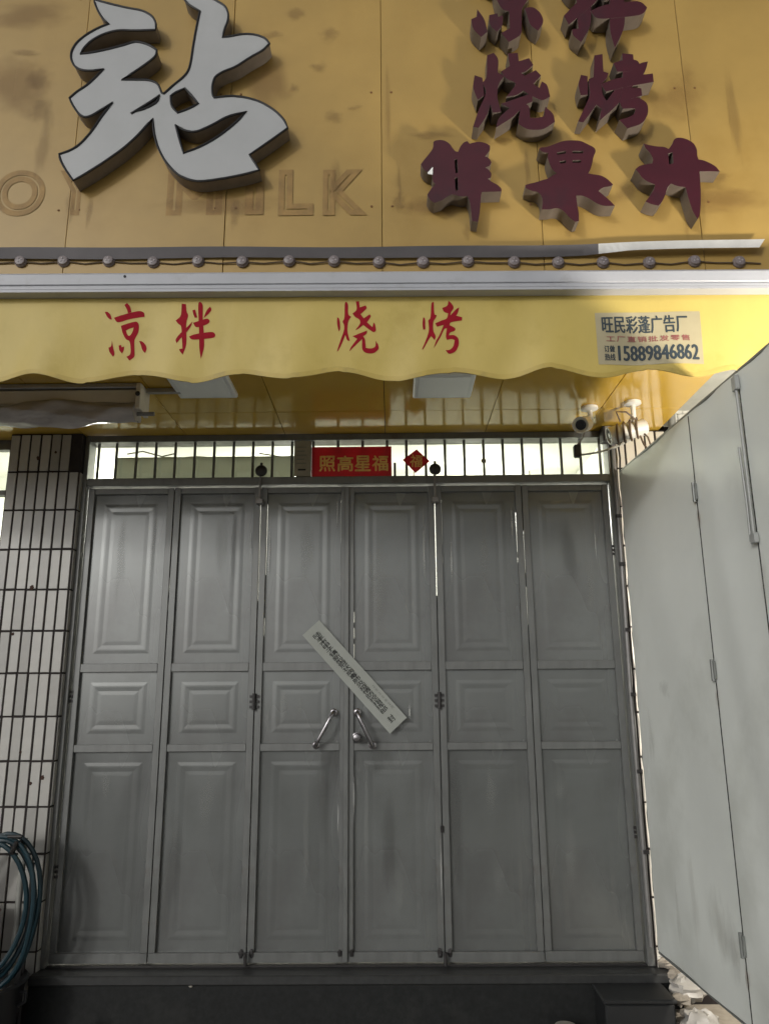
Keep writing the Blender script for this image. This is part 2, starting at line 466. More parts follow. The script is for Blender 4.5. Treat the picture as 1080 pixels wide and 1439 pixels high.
# storage boxes and plastic film just inside the transom
o = MB().box(-1.655, -0.58, 4.436, 4.447, 2.86, 3.028).build('backing_sheet', 'cabinet', bevel=0.002)
tag(o, 'grey translucent sheet behind the left half of the barred transom', 'sheet')
fm = MB()
def sheet(x0, x1, y, zf, n=40):
    vs = []; fs = []
    for i in range(n + 1):
        x = x0 + (x1 - x0) * i / n
        for (dz, dy) in ((0, 0), (0.012, 0.02), (0.008, 0.05), (-0.02, 0.08)):
            vs.append((x, y + dy, zf(x) + dz * .6 + 0.004 * math.sin(x * 31 + dy * 20)))
    for i in range(n):
        for j in range(3): a = i * 4 + j; fs.append((a, a + 4, a + 5, a + 1))
    return fm.add(vs, fs)
sheet(-1.62, -0.60, 4.452, lambda x: 3.030 + 0.005 * math.sin(x * 9))
tag(fm.build('plastic_film', 'film', smooth=True), 'crumpled pale plastic film along the top of the grey transom sheet', 'film')
for k, (x, dz) in enumerate(((-1.60, 0.03), (-0.80, 0.01))):
    P = [(x + 0.10 * i + random.uniform(-.02, .02), 4.47, 3.03 + dz + 0.02 * math.sin(i * 2.1 + k)) for i in range(4)]
    tag(MB().tube(P, 0.004, 6).build('loose_wire', 'wire'), ['loose wire curled over the grey sheet behind the leftmost transom bars', 'loose wire over the grey sheet left of the paper notice'][k], 'wire', 'wires inside the transom')
# ------------------------------------------------------------------ building shell
b = thing('shop_building', 'yellow fronted shop building that holds the metal doors', 'building', (-0.2, 4.5, 0.0))
MB().box(-3.75, 1.75, 4.48, 4.60, 3.145, 6.2).build('upper_wall', 'render_wall', b)
w = MB()
w.box(-3.75, -2.26, 4.42, 4.54, 0.0, 1.1); w.box(-3.75, -2.95, 4.42, 4.54, 1.1, 3.14)
w.build('side_wall', 'render_wall', b)
MB().box(-3.75, 2.24, 3.30, 4.6, 6.2, 6.3).build('roof', 'render_wall', b)
MB().box(-3.75, 2.24, 3.32, 4.475, 3.26, 3.30).build('soffit_back', 'render_wall', b)

# window left of the pillar
wn = thing('side_window', 'lit window at the left edge beside the tiled pillar', 'window', (-2.6, 4.44, 1.1))
MB().box(-2.95, -2.26, 4.42, 4.47, 3.08, 3.14).build('frame', 'door_frame', wn)
MB().box(-2.95, -2.26, 4.42, 4.47, 2.795, 2.825).build('transom_rail', 'door_frame', wn)
MB().box(-2.95, -2.26, 4.42, 4.47, 1.10, 1.15).build('sill', 'door_frame', wn)
MB().box(-2.95, -2.262, 4.445, 4.449, 2.826, 3.079).build('pane', 'glass', wn)
MB().box(-2.95, -2.262, 4.445, 4.449, 1.151, 2.794).build('pane', 'glass', wn)

# ------------------------------------------------------------------ tiled pillars
TP, TH = 0.0605, 0.2313
def pillar(name, label, x0, ncol, yf, ztop, m, nrow, miss=(), sidex=None, chips=(), z0=0.0):
    p = thing(name, label, 'pillar', (x0 + ncol * TP / 2, yf + 0.1, z0))
    x1 = x0 + ncol * TP
    MB().box(x0, x1, yf + 0.006, 4.52, z0, ztop).build('core', 'grout', p)
    src = None
    for r in range(nrow):
        for c in range(ncol):
            if (r, c) in miss: continue
            xc = x0 + (c + .5) * TP; zc = ztop - (r + .5) * TH - 0.002
            if zc - TH / 2 < z0 - 0.01: continue
            loc = (xc + random.uniform(-.0012, .0012), yf + 0.006 + random.uniform(-.0012, .0012), zc + random.uniform(-.0015, .0015))
            if src is None:
                src = MB().box(loc[0] - TP / 2 + .0056, loc[0] + TP / 2 - .0056, loc[1] - .006, loc[1] + .006, loc[2] - TH / 2 + .0056, loc[2] + TH / 2 - .0056).build('tile', m, p, bevel=0.0015, origin=loc)
            else: share(src, 'tile', loc, p)
    if sidex is not None:
        s2 = None
        for r in range(nrow):
            zc = ztop - (r + .5) * TH - 0.002
            if zc - TH / 2 < z0 - 0.01 or r == 0: continue
            loc = (sidex, yf + 0.045, zc)
            if s2 is None:
                s2 = MB().box(sidex - .004, sidex + .004, yf + .012, yf + .078, zc - TH / 2 + .005, zc + TH / 2 - .005).build('side_tile', m, p, bevel=0.0015, origin=loc)
            else: share(s2, 'side_tile', loc, p)
    for (cx, cz, s) in chips:
        MB().blob((cx, yf - 0.001, cz), s, 0.002, s * 1.1, 0.4, seed=int(cx * 900)).build('chip', 'chip', p)
    return p
pillar('tiled_pillar', 'pillar of upright beige tiles with dark joints left of the doors', -2.2445, 7, 4.30, SZ - 0.005, 'tile', 14, miss={(0, 6)}, sidex=-1.8195,
       chips=[(-2.07, 2.985, .011), (-1.97, 3.02, .007), (-1.975, 2.9, .005), (-2.03, 2.22, .012), (-2.11, 1.96, .008), (-1.93, 1.17, .008), (-1.87, 1.20, .01), (-2.0, 1.33, .006)])
pillar('tiled_pillar', 'white tiled pillar right of the doors, partly hidden by the grey gate sheets', 1.325, 5, 4.345, SZ - 0.005, 'tile_white', 14, z0=0.0)

# ------------------------------------------------------------------ signboard
sg = thing('signboard', 'large yellow panelled signboard above the awning, stained with removed lettering', 'signboard', (0, FY, SZ))
seams = [-3.05, -2.30, -1.54, -0.783, -0.030, 0.732, 1.484, 2.24]
for i in range(len(seams) - 1):
    a, c = seams[i], seams[i + 1]
    dy = random.uniform(-.002, .002)
    MB().box(a + .0013, c - .0013, FY + dy, FY + .03, SZ + .02, 5.75).build('panel', 'fascia', sg, bevel=0.0015)
MB().box(-3.05, 2.24, FY + .032, FY + .06, SZ + .02, 5.75).build('backing', 'joint', sg)
MB().box(-3.05, 2.24, FY + .03, 4.5, 5.751, 5.80).build('top_cap', 'aluminium', sg)
# removed lettering marks
def residue(ch, x0, x1, z0, z1, off=0.012):
    v, f = text_flat(ch, off, bevel=0.045)
    A = np.array(v); lo, hi = A.min(0), A.max(0); d = np.maximum(hi - lo, 1e-6)
    mb = MB().add([(x0 + (p[0] - lo[0]) / d[0] * (x1 - x0), FY - .0028 - (p[2] / 0.045) * .0003, z0 + (p[1] - lo[1]) / d[1] * (z1 - z0)) for p in v], f)
    return mb.build('glue_mark', 'fascia_stain_pale', sg)
residue('S', -2.20, -2.0, 3.87, 4.12); residue('O', -1.91, -1.665, 3.87, 4.125); residue('Y', -1.60, -1.42, 3.87, 4.12); residue('M', -1.07, -0.80, 3.862, 4.115)
residue('I', -0.69, -0.60, 3.862, 4.112); residue('L', -0.53, -0.36, 3.855, 4.108); residue('K', -0.315, -0.10, 3.853, 4.105)
for (px, py, rx, rz) in ((415, 22, .04, .035), (462, 47, .045, .04), (448, 96, .032, .03), (413, 124, .02, .025), (498, 152, .035, .012), (470, 165, .04, .03), (382, 48, .04, .02),
                         (610, 190, .1, .02), (700, 200, .05, .018), (880, 270, .06, .05), (915, 250, .05, .035), (1010, 250, .04, .03), (52, 110, .05, .06), (58, 155, .05, .07), (35, 75, .06, .02), (660, 262, .05, .02), (560, 285, .03, .04), (760, 285, .04, .03)):
    p = atY(px, py, FY); q = 2.2
    MB().add([(p.x - rx * q, FY - .0035, p.z - rz * q), (p.x + rx * q, FY - .0035, p.z - rz * q), (p.x + rx * q, FY - .0035, p.z + rz * q), (p.x - rx * q, FY - .0035, p.z + rz * q)], [(0, 1, 2, 3)]).build('stain', 'stain_soft', sg)
for (px, py, rx, rz) in ((30, 120, .34, .30), (380, 120, .22, .30), (300, 285, .5, .12), (620, 290, .3, .1), (1010, 280, .35, .14), (40, 20, .4, .15), (950, 130, .25, .3)):
    p = atY(px, py, FY)
    MB().add([(p.x - rx, FY - .0045, p.z - rz), (p.x + rx, FY - .0045, p.z - rz), (p.x + rx, FY - .0045, p.z + rz), (p.x - rx, FY - .0045, p.z + rz)], [(0, 1, 2, 3)]).build('stain', 'stain_wide', sg)
for (px, py, w, h) in ((100, 290, .10, .36), (125, 300, .06, .3), (560, 250, .05, .5), (545, 160, .05, .9), (330, 300, .08, .3), (470, 260, .12, .5), (655, 325, .07, .2), (800, 322, .08, .18), (965, 322, .06, .2), (740, 235, .05, .4), (905, 215, .07, .4), (1030, 160, .1, .9), (60, 200, .14, .6)):
    p = atY(px, py, FY)
    MB().add([(p.x - w / 2, FY - .0052, p.z - h / 2), (p.x + w / 2, FY - .0052, p.z - h / 2), (p.x + w / 2, FY - .0052, p.z + h / 2), (p.x - w / 2, FY - .0052, p.z + h / 2)], [(0, 1, 2, 3)]).build('drip_mark', 'drip', sg)
for (x, z) in [(s + d, z) for s in seams[1:-1] for d in (-.05, .05) for z in (3.9, 4.55, 5.15)]:
    MB().lathe((x, FY + .002, z), (0, -1, 0), [(.006, 0), (.006, .004), (.003, .006)], 8).build('screw', 'fascia_stain', sg)

# ------------------------------------------------------------------ raised characters
def raised(name, label, loops, ox, oy, s, depth, face, side, trim=False, group=None, lim=50):
    Y0 = FY - depth
    LL = [trace(l, ox, oy, s, Y0, 2, lim) for l in loops]
    f, sd = plate(LL, Y0, FY - .004)
    xs = [p[0] for p in LL[0]]; zs = [p[1] for p in LL[0]]
    t = thing(name, label, 'sign letter', ((min(xs) + max(xs)) / 2, FY, min(zs)), group)
    f.build('face', face, t)
    sd.build('return', side, t)
    if trim:
        for l in LL:
            mb = MB().tube([(p[0], Y0 - .001, p[1]) for p in l], .0058, 6, close=True)
            mb.build('trim', 'black_trim', t)
    return t
Z1 = [(210, -4), (216, 20), (232, 55), (252, 82), (272, 97), (230, 112), (180, 140), (140, 172), (118, 208), (115, 240), (130, 272), (160, 288), (200, 290), (250, 283),
      (215, 318), (180, 350), (140, 375), (110, 402), (122, 430), (150, 470), (175, 482), (205, 472), (240, 450), (288, 420), (250, 465), (200, 540), (150, 595), (110, 618), (68, 632),
      (72, 655), (90, 690), (125, 740), (160, 722), (240, 672), (330, 610), (390, 555), (430, 510), (452, 487), (455, 540), (470, 600), (500, 660), (550, 715), (600, 738), (650, 745),
      (750, 730), (840, 712), (888, 697), (870, 668), (848, 635), (900, 600), (950, 565), (1005, 525), (990, 490), (950, 450), (890, 415), (830, 398), (770, 392), (703, 400), (696, 390), (695, 350), (705, 315), (740, 292),
      (790, 275), (850, 235), (905, 205), (930, 178), (912, 155), (870, 140), (820, 138), (770, 148), (738, 152), (745, 120), (760, 85), (762, 55), (750, 25), (715, 3), (680, -14), (630, -30), (585, -26),
      (580, -4), (600, 20), (645, 45), (635, 90), (625, 140), (615, 200), (608, 250), (598, 290), (575, 318), (540, 345), (510, 372), (496, 384), (486, 378),
      (483, 365), (470, 340), (435, 327), (380, 326), (325, 327), (360, 305), (420, 265), (465, 230), (468, 205), (440, 185), (400, 172), (375, 170), (330, 185), (260, 203), (200, 215), (155, 220),
      (170, 195), (200, 165), (250, 138), (310, 122), (380, 125), (462, 122), (466, 95), (450, 65), (410, 42), (350, 32), (290, 18), (240, 5)]
Z2 = [(525, 393), (545, 378), (583, 362), (610, 390), (638, 425), (600, 445), (553, 462), (527, 435)]
Z3 = [(545, 512), (580, 535), (625, 543), (690, 515), (760, 475), (835, 458), (790, 505), (720, 560), (650, 600), (578, 628), (560, 570)]
Z4 = [(481, 390), (440, 418), (362, 466), (432, 440), (468, 420)]
raised('sign_character', 'big white brush character with black outline raised on the signboard', [Z1, Z2, Z3, Z4], 60, 0, 2.919, 0.085, 'white_face', 'return_grey', True)
S7 = 7.714
RED = [
 ('dark red raised character in the bottom row beside the yellow seam, with chipped corners', 580, 185, [[(85, 350), (130, 290), (185, 225), (222, 170), (220, 110), (245, 90), (300, 85), (350, 95), (400, 130), (430, 175), (460, 212), (490, 215), (510, 160), (550, 110), (590, 100), (615, 130), (650, 115), (720, 105), (790, 120), (835, 150), (835, 200), (800, 240), (780, 265), (830, 290), (850, 330), (830, 370), (780, 385), (820, 410), (852, 450), (845, 490), (810, 510), (860, 545), (920, 575), (960, 615), (960, 645), (880, 648), (745, 652), (735, 700), (730, 800), (720, 900), (705, 975), (640, 965), (632, 880), (620, 760), (590, 695), (510, 700), (430, 675), (370, 700), (310, 745), (230, 770), (180, 735), (155, 680), (200, 610), (245, 570), (215, 540), (205, 450), (160, 440), (110, 400)],
   [(448, 300), (478, 290), (490, 440), (462, 450)], [(452, 500), (486, 490), (492, 628), (462, 640)]]),
 ('dark red raised character in the bottom row, middle of three', 730, 185, [[(210, 180), (235, 165), (290, 165), (380, 130), (470, 95), (560, 90), (660, 95), (740, 135), (810, 170), (825, 210), (800, 260), (785, 340), (765, 410), (740, 450), (800, 460), (880, 470), (950, 510), (1010, 570), (980, 590), (900, 600), (850, 640), (900, 680), (960, 730), (1030, 800), (920, 805), (840, 780), (750, 720), (680, 690), (610, 690), (620, 780), (640, 880), (640, 965), (600, 975), (540, 930), (480, 860), (430, 830), (380, 825), (330, 840), (240, 840), (250, 760), (240, 700), (200, 650), (130, 640), (65, 610), (60, 575), (110, 560), (180, 545), (250, 520), (300, 510), (360, 470), (400, 450), (345, 400), (320, 340), (300, 270), (310, 230), (240, 215)], [(400, 222), (500, 206), (500, 232), (406, 248)], [(570, 206), (690, 206), (684, 232), (570, 232)], [(430, 318), (500, 308), (500, 334), (440, 346)], [(570, 308), (666, 306), (656, 334), (570, 334)]]),
 ('dark red raised character in the bottom row, rightmost of three', 880, 185, [[(185, 125), (230, 140), (330, 158), (410, 160), (455, 185), (500, 130), (510, 85), (545, 62), (600, 62), (670, 85), (730, 125), (765, 190), (765, 260), (780, 300), (830, 305), (900, 335), (970, 375), (1010, 430), (900, 425), (790, 428), (795, 500), (803, 620), (805, 750), (795, 900), (770, 945), (720, 870), (690, 780), (660, 680), (640, 600), (560, 590), (480, 560), (440, 600), (420, 680), (390, 750), (345, 800), (270, 785), (205, 755), (250, 700), (300, 620), (310, 570), (230, 540), (170, 500), (130, 440), (95, 405), (140, 365), (220, 350), (280, 340), (290, 290), (250, 220), (200, 170)],
   [(448, 235), (498, 218), (508, 340), (462, 352)]]),
]
for (lab, ox, oy, loops) in RED:
    raised('sign_character', lab, loops, ox, oy, S7, 0.085, 'red_face', 'return_pale', group='red raised characters on the signboard')
p = atY(604, 240, FY - .085)
tag(MB().add([(p.x - .012, FY - .091, p.z - .02), (p.x + .012, FY - .089, p.z - .025), (p.x + .014, FY - .0865, p.z + .02), (p.x - .012, FY - .087, p.z - .01),
              (p.x - .01, FY - .093, p.z - .02), (p.x + .01, FY - .092, p.z - .025), (p.x + .012, FY - .089, p.z + .018)], [(0, 1, 2, 3), (4, 5, 6), (0, 4, 5, 1), (1, 5, 6, 2), (0, 4, 6, 3)]).build('torn_flake', 'lamp_white'),
    'small white torn flake on the chipped red character', 'flake')

# ------------------------------------------------------------------ flashing strip and light string
fs_ = thing('flashing_strip', 'long bent grey metal flashing strip along the foot of the signboard', 'metal strip', (-.6, FY - .02, 3.62))
def flash(name, m, xa, xb, n, cut=0.0):
    vs = []; fs = []
    for i in range(n + 1):
        x = xa + (xb - xa) * i / n
        zt = 3.668 + 0.010 * math.cos((x + 1.9) * 1.35) + 0.0025 * math.sin(x * 6.1) + 0.004 * max(0, x - 1)
        hh = 0.047 + .003 * math.sin(x * 3.3); up = max(0, min(1, (x - .9) / .22)); tilt = .010 + .022 * (1 - up) - .012 * up + .004 * math.sin(x * 9)
        y = FY - .012 - .030 * up; xo = -cut if i == n else 0
        vs += [(x, y - .018 * (1 - up) * 1.3, zt), (x + xo, y - .004 - tilt * 0 , zt - hh), (x, y - .018 * (1 - up) * 1.3 + .0015, zt), (x + xo, y - .0025, zt - hh)]
    for i in range(n):
        a = i * 4; fs += [(a, a + 1, a + 5, a + 4), (a + 2, a + 6, a + 7, a + 3), (a, a + 4, a + 6, a + 2), (a + 1, a + 3, a + 7, a + 5)]
    return MB().add(vs, fs).build(name, m, fs_)
flash('strip', 'flashing', -3.0, 0.98, 60); flash('lit_end', 'flashing_lit', 0.981, 1.755, 24, .06)  # right end coloured paler to show it lit by the lamp
ls = thing('light_string', 'string of small round unlit LED modules under the flashing strip', 'light string', (-0.05, FY, 3.58))
xs = [-1.743 + .2115 * i for i in range(-3, 17)]
wp = []
srcs = None
for i, x in enumerate(xs):
    z = 3.622 - 0.0137 * (x + 1.743) + random.uniform(-.004, .004)
    x += random.uniform(-.006, .006)
    wp += [(x - .03, FY - .008, z - .004), (x + .03, FY - .008, z - .004), (x + .10, FY - .006, z - .012 + random.uniform(-.004, .003))]
    ang = random.uniform(-.5, .5)
    m1 = MB().lathe((x, FY - .001, z), (0, -1, 0), [(.030, 0), (.030, .008), (.024, .014), (.023, .020), (.019, .0215)], 12).build('led_module', 'led_plastic', ls, smooth=True)
    m2 = MB()
    for k in range(3):
        a = ang + k * 2.094
        m2.lathe((x + .009 * math.cos(a), FY - .0222, z + .009 * math.sin(a)), (0, -1, 0), [(.0048, 0), (.0048, .0015), (.003, .003)], 6)
    m2.build('diode', 'led_dark', m1)
MB().tube(wp, .0035, 6).build('cable', 'wire', ls)

# ------------------------------------------------------------------ awning: front bar and valance
aw = thing('awning', 'retracted awning with white front bar and yellow scalloped valance', 'awning', (0, 3.1, 2.95))
X0, X1 = -3.0, 2.2
def barprof(x, dz):
    return [(x, 3.045, 3.352 + dz), (x, 3.045, 3.366 + dz), (x, 3.052, 3.368 + dz), (x, 3.052, 3.374 + dz), (x, 3.045, 3.376 + dz), (x, 3.045, 3.425 + dz), (x, 3.055, 3.437 + dz), (x, 3.23, 3.437 + dz), (x, 3.23, 3.352 + dz)]
bm_ = MB(); pr = []
for x in (X0, X1): pr += barprof(x, 0.008 - 0.0065 * (x + 1.7))
bm_.add(pr, [(i, (i + 1) % 9, 9 + (i + 1) % 9, 9 + i) for i in range(9)] + [tuple(range(8, -1, -1)), tuple(range(9, 18))])
bar = bm_.build('front_bar', 'bar_white', aw, bevel=0.0015)
lipm = MB(); pr = []
for x in (X0, X1):
    dz = 0.008 - 0.0065 * (x + 1.7)
    pr += [(x, 3.043, 3.338 + dz), (x, 3.043, 3.350 + dz), (x, 3.12, 3.350 + dz), (x, 3.12, 3.338 + dz)]
lipm.add(pr, [(0, 1, 5, 4), (1, 2, 6, 5), (2, 3, 7, 6), (3, 0, 4, 7), (0, 3, 2, 1), (4, 5, 6, 7)]).build('lip', 'bar_white', bar)
MB().lathe((-1.165, 3.045, 3.418), (0, -1, 0), [(.006, 0), (.006, .003), (.002, .004)], 8).build('screw', 'black_trim', bar)
CR = [-3.1, -2.85, -2.62, -2.42, -2.2, -1.98, -1.76, -1.557, -1.339, -1.106, -0.872, -0.657, -0.424, -0.208, 0.023, 0.264, 0.515, 0.701, 0.914, 1.101, 1.312, 1.52, 1.74, 1.95, 2.17, 2.4]
def scallop(x):
    for i in range(len(CR) - 1):
        if CR[i] <= x <= CR[i + 1]:
            t = (x - CR[i]) / (CR[i + 1] - CR[i]); s = 0.5 - 0.5 * math.cos(math.pi * t)
            up = (i % 2 == 1)         # CR[odd] is an upper point (gap of the scallop)
            a, c = (0.0, 1.0) if not up else (1.0, 0.0)
            h = a + (c - a) * s
            return 2.943 + 0.038 * h - 0.004 * (x + 0.2) * 0.3 + 0.004 * math.sin(i * 1.7)
    return 2.95
def vy(x, k):   # gentle folds, stronger towards the hem
    return 3.098 + k * (0.012 * math.sin(x * 5.2 + 0.6) + 0.010 * math.sin(x * 11.3 + 1.9 + k) + 0.005 * math.sin(x * 23 + 2 * k)) + .003 * math.sin(x * 14 + 9 * k) * k * (1 - k) + 0.012 * k
nx, nz = 260, 10; vs = []; fs = []
for i in range(nx + 1):
    x = X0 + (X1 - X0) * i / nx; zb = scallop(x); zt = 3.352 + 0.008 - 0.0065 * (x + 1.7)
    for j in range(nz + 1):
        k = j / nz; vs.append((x, vy(x, k), zt + (zb - zt) * k))
NB = len(vs)
vs += [(x, y + .0022, z) for (x, y, z) in vs]
for i in range(nx):
    for j in range(nz):
        a = i * (nz + 1) + j; c = a + nz + 1
        fs += [(a, a + 1, c + 1, c), (NB + a, NB + c, NB + c + 1, NB + a + 1)]
    a = i * (nz + 1) + nz; c = a + nz + 1
    fs.append((a, NB + a, NB + c, c))
val = MB().add(vs, fs).build('valance', 'valance', aw, smooth=True)
vs = []; fs = []
for i in range(nx + 1):
    x = X0 + (X1 - X0) * i / nx; zb = scallop(x); zt = 3.36 - 0.0065 * (x + 1.7)
    for dz in (.0005, .022): k_ = (zt - zb - dz) / (zt - zb); vs.append((x, vy(x, k_) - .0016, zb + dz))
for i in range(nx): fs.append((i * 2, i * 2 + 1, i * 2 + 3, i * 2 + 2))
MB().add(vs, fs).build('hem', 'valance_hem', val, smooth=True)
def vk(x, z):
    zb = scallop(x); zt = 3.36 - 0.0065 * (x + 1.7); return (zt - z) / (zt - zb)
def on_val(x, z, lift): return (x, vy(x, max(0, min(1, vk(x, z)))) - lift, z)
STROKES = []
def val_print(name, label, polys, ox, oy, s):
    STROKES.append(polys)
    mb = MB()
    for L in polys:
        loops = L if isinstance(L[0], list) else [L]
        T = [trace(l, ox, oy, s, 3.105, 2, 75) for l in loops]
        V2 = [[Vector((p[0], p[1], 0)) for p in l] for l in T]
        tri = tessellate_polygon(V2); flat = [p for l in V2 for p in l]
        mb.add([on_val(p.x, p.y, .0012) for p in flat], tri)
    o = mb.build(name, 'print_red', val); o['label'] = label
val_print('printed_character', 'leftmost printed red character on the valance', [
    [(45, 112), (70, 110), (95, 135), (105, 175), (90, 175), (65, 155)], [(212, 55), (235, 38), (260, 65), (270, 112), (240, 122), (235, 95)],
    [(122, 160), (180, 140), (260, 118), (340, 100), (378, 115), (378, 150), (330, 155), (250, 170), (190, 190), (145, 200)],
    [[(178, 225), (250, 200), (310, 185), (330, 210), (325, 270), (295, 320), (285, 340), (285, 440), (285, 475), (240, 505), (215, 475), (255, 455), (250, 345), (215, 335), (190, 285)], [(218, 262), (250, 245), (285, 235), (275, 270), (250, 305), (230, 300)]],
    [(100, 345), (108, 400), (122, 460), (105, 478), (75, 440), (70, 405), (95, 395)], [(155, 385), (175, 380), (180, 400), (200, 390), (195, 425), (180, 450), (158, 425)],
    [(325, 345), (350, 345), (380, 375), (392, 410), (375, 445), (350, 420), (340, 375)]], 140, 420, 6)
val_print('printed_character', 'second printed red character from the left on the valance', [
    [(695, 45), (730, 50), (735, 110), (750, 140), (745, 165), (735, 190), (730, 250), (735, 330), (730, 400), (700, 470), (675, 440), (672, 425), (700, 420), (695, 330), (692, 230), (665, 215), (642, 185), (690, 150)],
    [(638, 345), (680, 295), (720, 260), (785, 195), (770, 240), (730, 290), (690, 330), (650, 375)], [(785, 100), (808, 95), (825, 160), (805, 165), (790, 130)], [(885, 140), (910, 90), (935, 70), (948, 95), (920, 130), (880, 165)],
    [(832, 40), (850, 28), (875, 50), (870, 160), (878, 280), (882, 400), (850, 500), (838, 420), (840, 280), (835, 150)],
    [(790, 205), (850, 185), (910, 165), (932, 185), (920, 210), (860, 235), (810, 245)], [(755, 320), (800, 300), (880, 285), (955, 275), (978, 300), (965, 325), (890, 335), (800, 345), (770, 342)]], 140, 420, 6)
val_print('printed_character', 'third printed red character from the left on the valance', [
    [(75, 170), (92, 180), (98, 260), (85, 275), (72, 220)], [(130, 60), (145, 52), (158, 75), (155, 150), (180, 165), (155, 200), (150, 280), (170, 345), (150, 345), (135, 300), (110, 365), (80, 425), (72, 425), (95, 350), (125, 270), (128, 230), (112, 200), (130, 180)],
    [(215, 50), (240, 50), (245, 95), (290, 80), (300, 100), (275, 125), (250, 145), (275, 175), (320, 145), (332, 160), (300, 205), (340, 240), (350, 205), (360, 215), (370, 265), (350, 280), (310, 255), (270, 225), (240, 250), (210, 265), (250, 215), (245, 185), (205, 165), (190, 140), (225, 115)],
    [(190, 310), (300, 265), (298, 290), (270, 310), (285, 330), (290, 395), (330, 400), (365, 385), (365, 340), (385, 370), (390, 400), (350, 435), (290, 435), (260, 410), (262, 330), (220, 370), (165, 425), (175, 395), (225, 330)]], 460, 415, 5.4)
val_print('printed_character', 'rightmost printed red character on the valance', [
    [(725, 170), (740, 175), (742, 260), (725, 262), (718, 215)], [(785, 60), (805, 55), (808, 150), (828, 155), (820, 175), (800, 200), (800, 270), (822, 310), (812, 340), (785, 310), (770, 330), (725, 410), (716, 410), (750, 330), (770, 270), (765, 215), (762, 190), (782, 180)],
    [(915, 45), (935, 60), (960, 95), (935, 130), (930, 155), (975, 105), (998, 95), (990, 130), (975, 155), (1020, 165), (1020, 190), (975, 195), (930, 205), (925, 225), (970, 245), (970, 265), (925, 280), (920, 300), (960, 295), (995, 320), (998, 370), (975, 420), (920, 442), (895, 410), (925, 410), (955, 385), (965, 335), (940, 325), (905, 335), (895, 310), (905, 250), (885, 250), (860, 310), (805, 400), (820, 350), (855, 290), (880, 225), (830, 240), (815, 215), (870, 190), (905, 180), (915, 140), (880, 130), (868, 100), (910, 85)]], 460, 415, 5.4)
# the raised red characters of the two upper rows: separate brush strokes
def thicken(P, t):
    P = [Vector(p) for p in P]; sg_ = 1 if area(P) > 0 else -1; out = []
    for i in range(len(P)):
        d1 = (P[i] - P[i - 1]); d2 = (P[(i + 1) % len(P)] - P[i])
        if d1.length < 1e-6 or d2.length < 1e-6: continue
        d1.normalize(); d2.normalize()
        n_ = Vector((d1.y, -d1.x)) + Vector((d2.y, -d2.x))
        if n_.length < .3: n_ = Vector((d1.y, -d1.x))
        n_.normalize(); out.append(P[i] + n_ * t * sg_)
    return out
def stroke_character(label, polys, src, dst, ox, oy, t):
    mapped = []
    for Lp in polys:
        loops = Lp if isinstance(Lp[0], list) else [Lp]
        T = []
        for q, l in enumerate(loops):
            m_ = [(dst[0] + (u - src[0]) * (dst[2] - dst[0]) / (src[2] - src[0]), dst[1] + (v - src[1]) * (dst[3] - dst[1]) / (src[3] - src[1])) for (u, v) in l]
            T.append([tuple(p) for p in thicken(m_, t if q == 0 else -t * .5)])
        mapped.append(T)
    faces, sides = MB(), MB(); allp = []
    for k, T in enumerate(mapped):
        Y0 = FY - .085 - .0006 * k
        LL = [trace(l, ox, oy, S7, Y0, 2, 60) for l in T]; allp += LL[0]
        f, sd = plate(LL, Y0, FY - .004); faces.add(f.v, f.f); sides.add(sd.v, sd.f)
    xs_ = [p[0] for p in allp]; zs_ = [p[1] for p in allp]
    o_ = thing('sign_character', label, 'sign letter', ((min(xs_) + max(xs_)) / 2, FY, min(zs_)), 'red raised characters on the signboard')
    faces.build('face', 'red_face', o_); sides.build('return', 'return_pale', o_)
stroke_character('dark red raised character cut off by the top edge, left one', STROKES[0], (45, 38, 392, 505), (140, -520, 925, 420), 640, 0, 32)
stroke_character('dark red raised character cut off by the top edge, right one', STROKES[1], (638, 28, 978, 500), (120, -470, 965, 485), 780, 0, 30)
stroke_character('dark red raised character in the middle row, left one', STROKES[2], (72, 50, 392, 436), (135, 130, 975, 915), 650, 60, 30)
KAO = STROKES[3][:2] + [[(903, 50), (935, 55), (937, 130), (932, 200), (903, 202), (910, 120)], [(868, 100), (910, 85), (955, 88), (962, 102), (935, 128), (880, 130)],
    [(975, 105), (998, 95), (985, 140), (930, 215), (870, 315), (805, 400), (815, 350), (875, 245), (930, 165)], [(815, 215), (870, 190), (1020, 162), (1022, 190), (930, 208), (830, 240)],
    [(905, 238), (970, 243), (972, 266), (928, 282), (924, 298), (960, 295), (995, 320), (998, 370), (975, 420), (920, 442), (893, 412), (925, 408), (955, 385), (962, 340), (940, 330), (903, 335), (893, 310)]]
stroke_character('dark red raised character in the middle row, right one', KAO, (716, 45, 1021, 442), (190, 120, 965, 900), 790, 60, 26)
# advert sticker
def st_pt(u, v, lift):      # u,v in 0..1 over the sticker, v up
    x = 0.905 + u * 0.462; z = 3.000 + 0.004 * u + v * 0.244; return on_val(x, z, lift)
vs = [st_pt(i / 24, j / 6, .0012) for i in range(25) for j in range(7)]
stk = MB().add(vs, [(i * 7 + j, i * 7 + j + 1, i * 7 + j + 8, i * 7 + j + 7) for i in range(24) for j in range(6)]).build('advert_sticker', 'sticker', val)
stk['label'] = 'pale rectangular advert sticker with phone number on the valance'
def st_text(body, u0, u1, v0, v1, m, bold, spacing=1.0):
    # printed on the valance like the sticker, one line per object
    text_on(body, u0, u1, v0, v1, 0, 0, xf=lambda x, z, y: st_pt(x, z, .0024 - y), spacing=spacing, bold=bold).build('printed_line', m, val)
st_text('旺民彩蓬广告厂', .06, .87, .60, .93, 'print_dark', .004)
st_text('工厂直销批发零售', .09, .88, .435, .545, 'print_pink', .0015, 1.2)
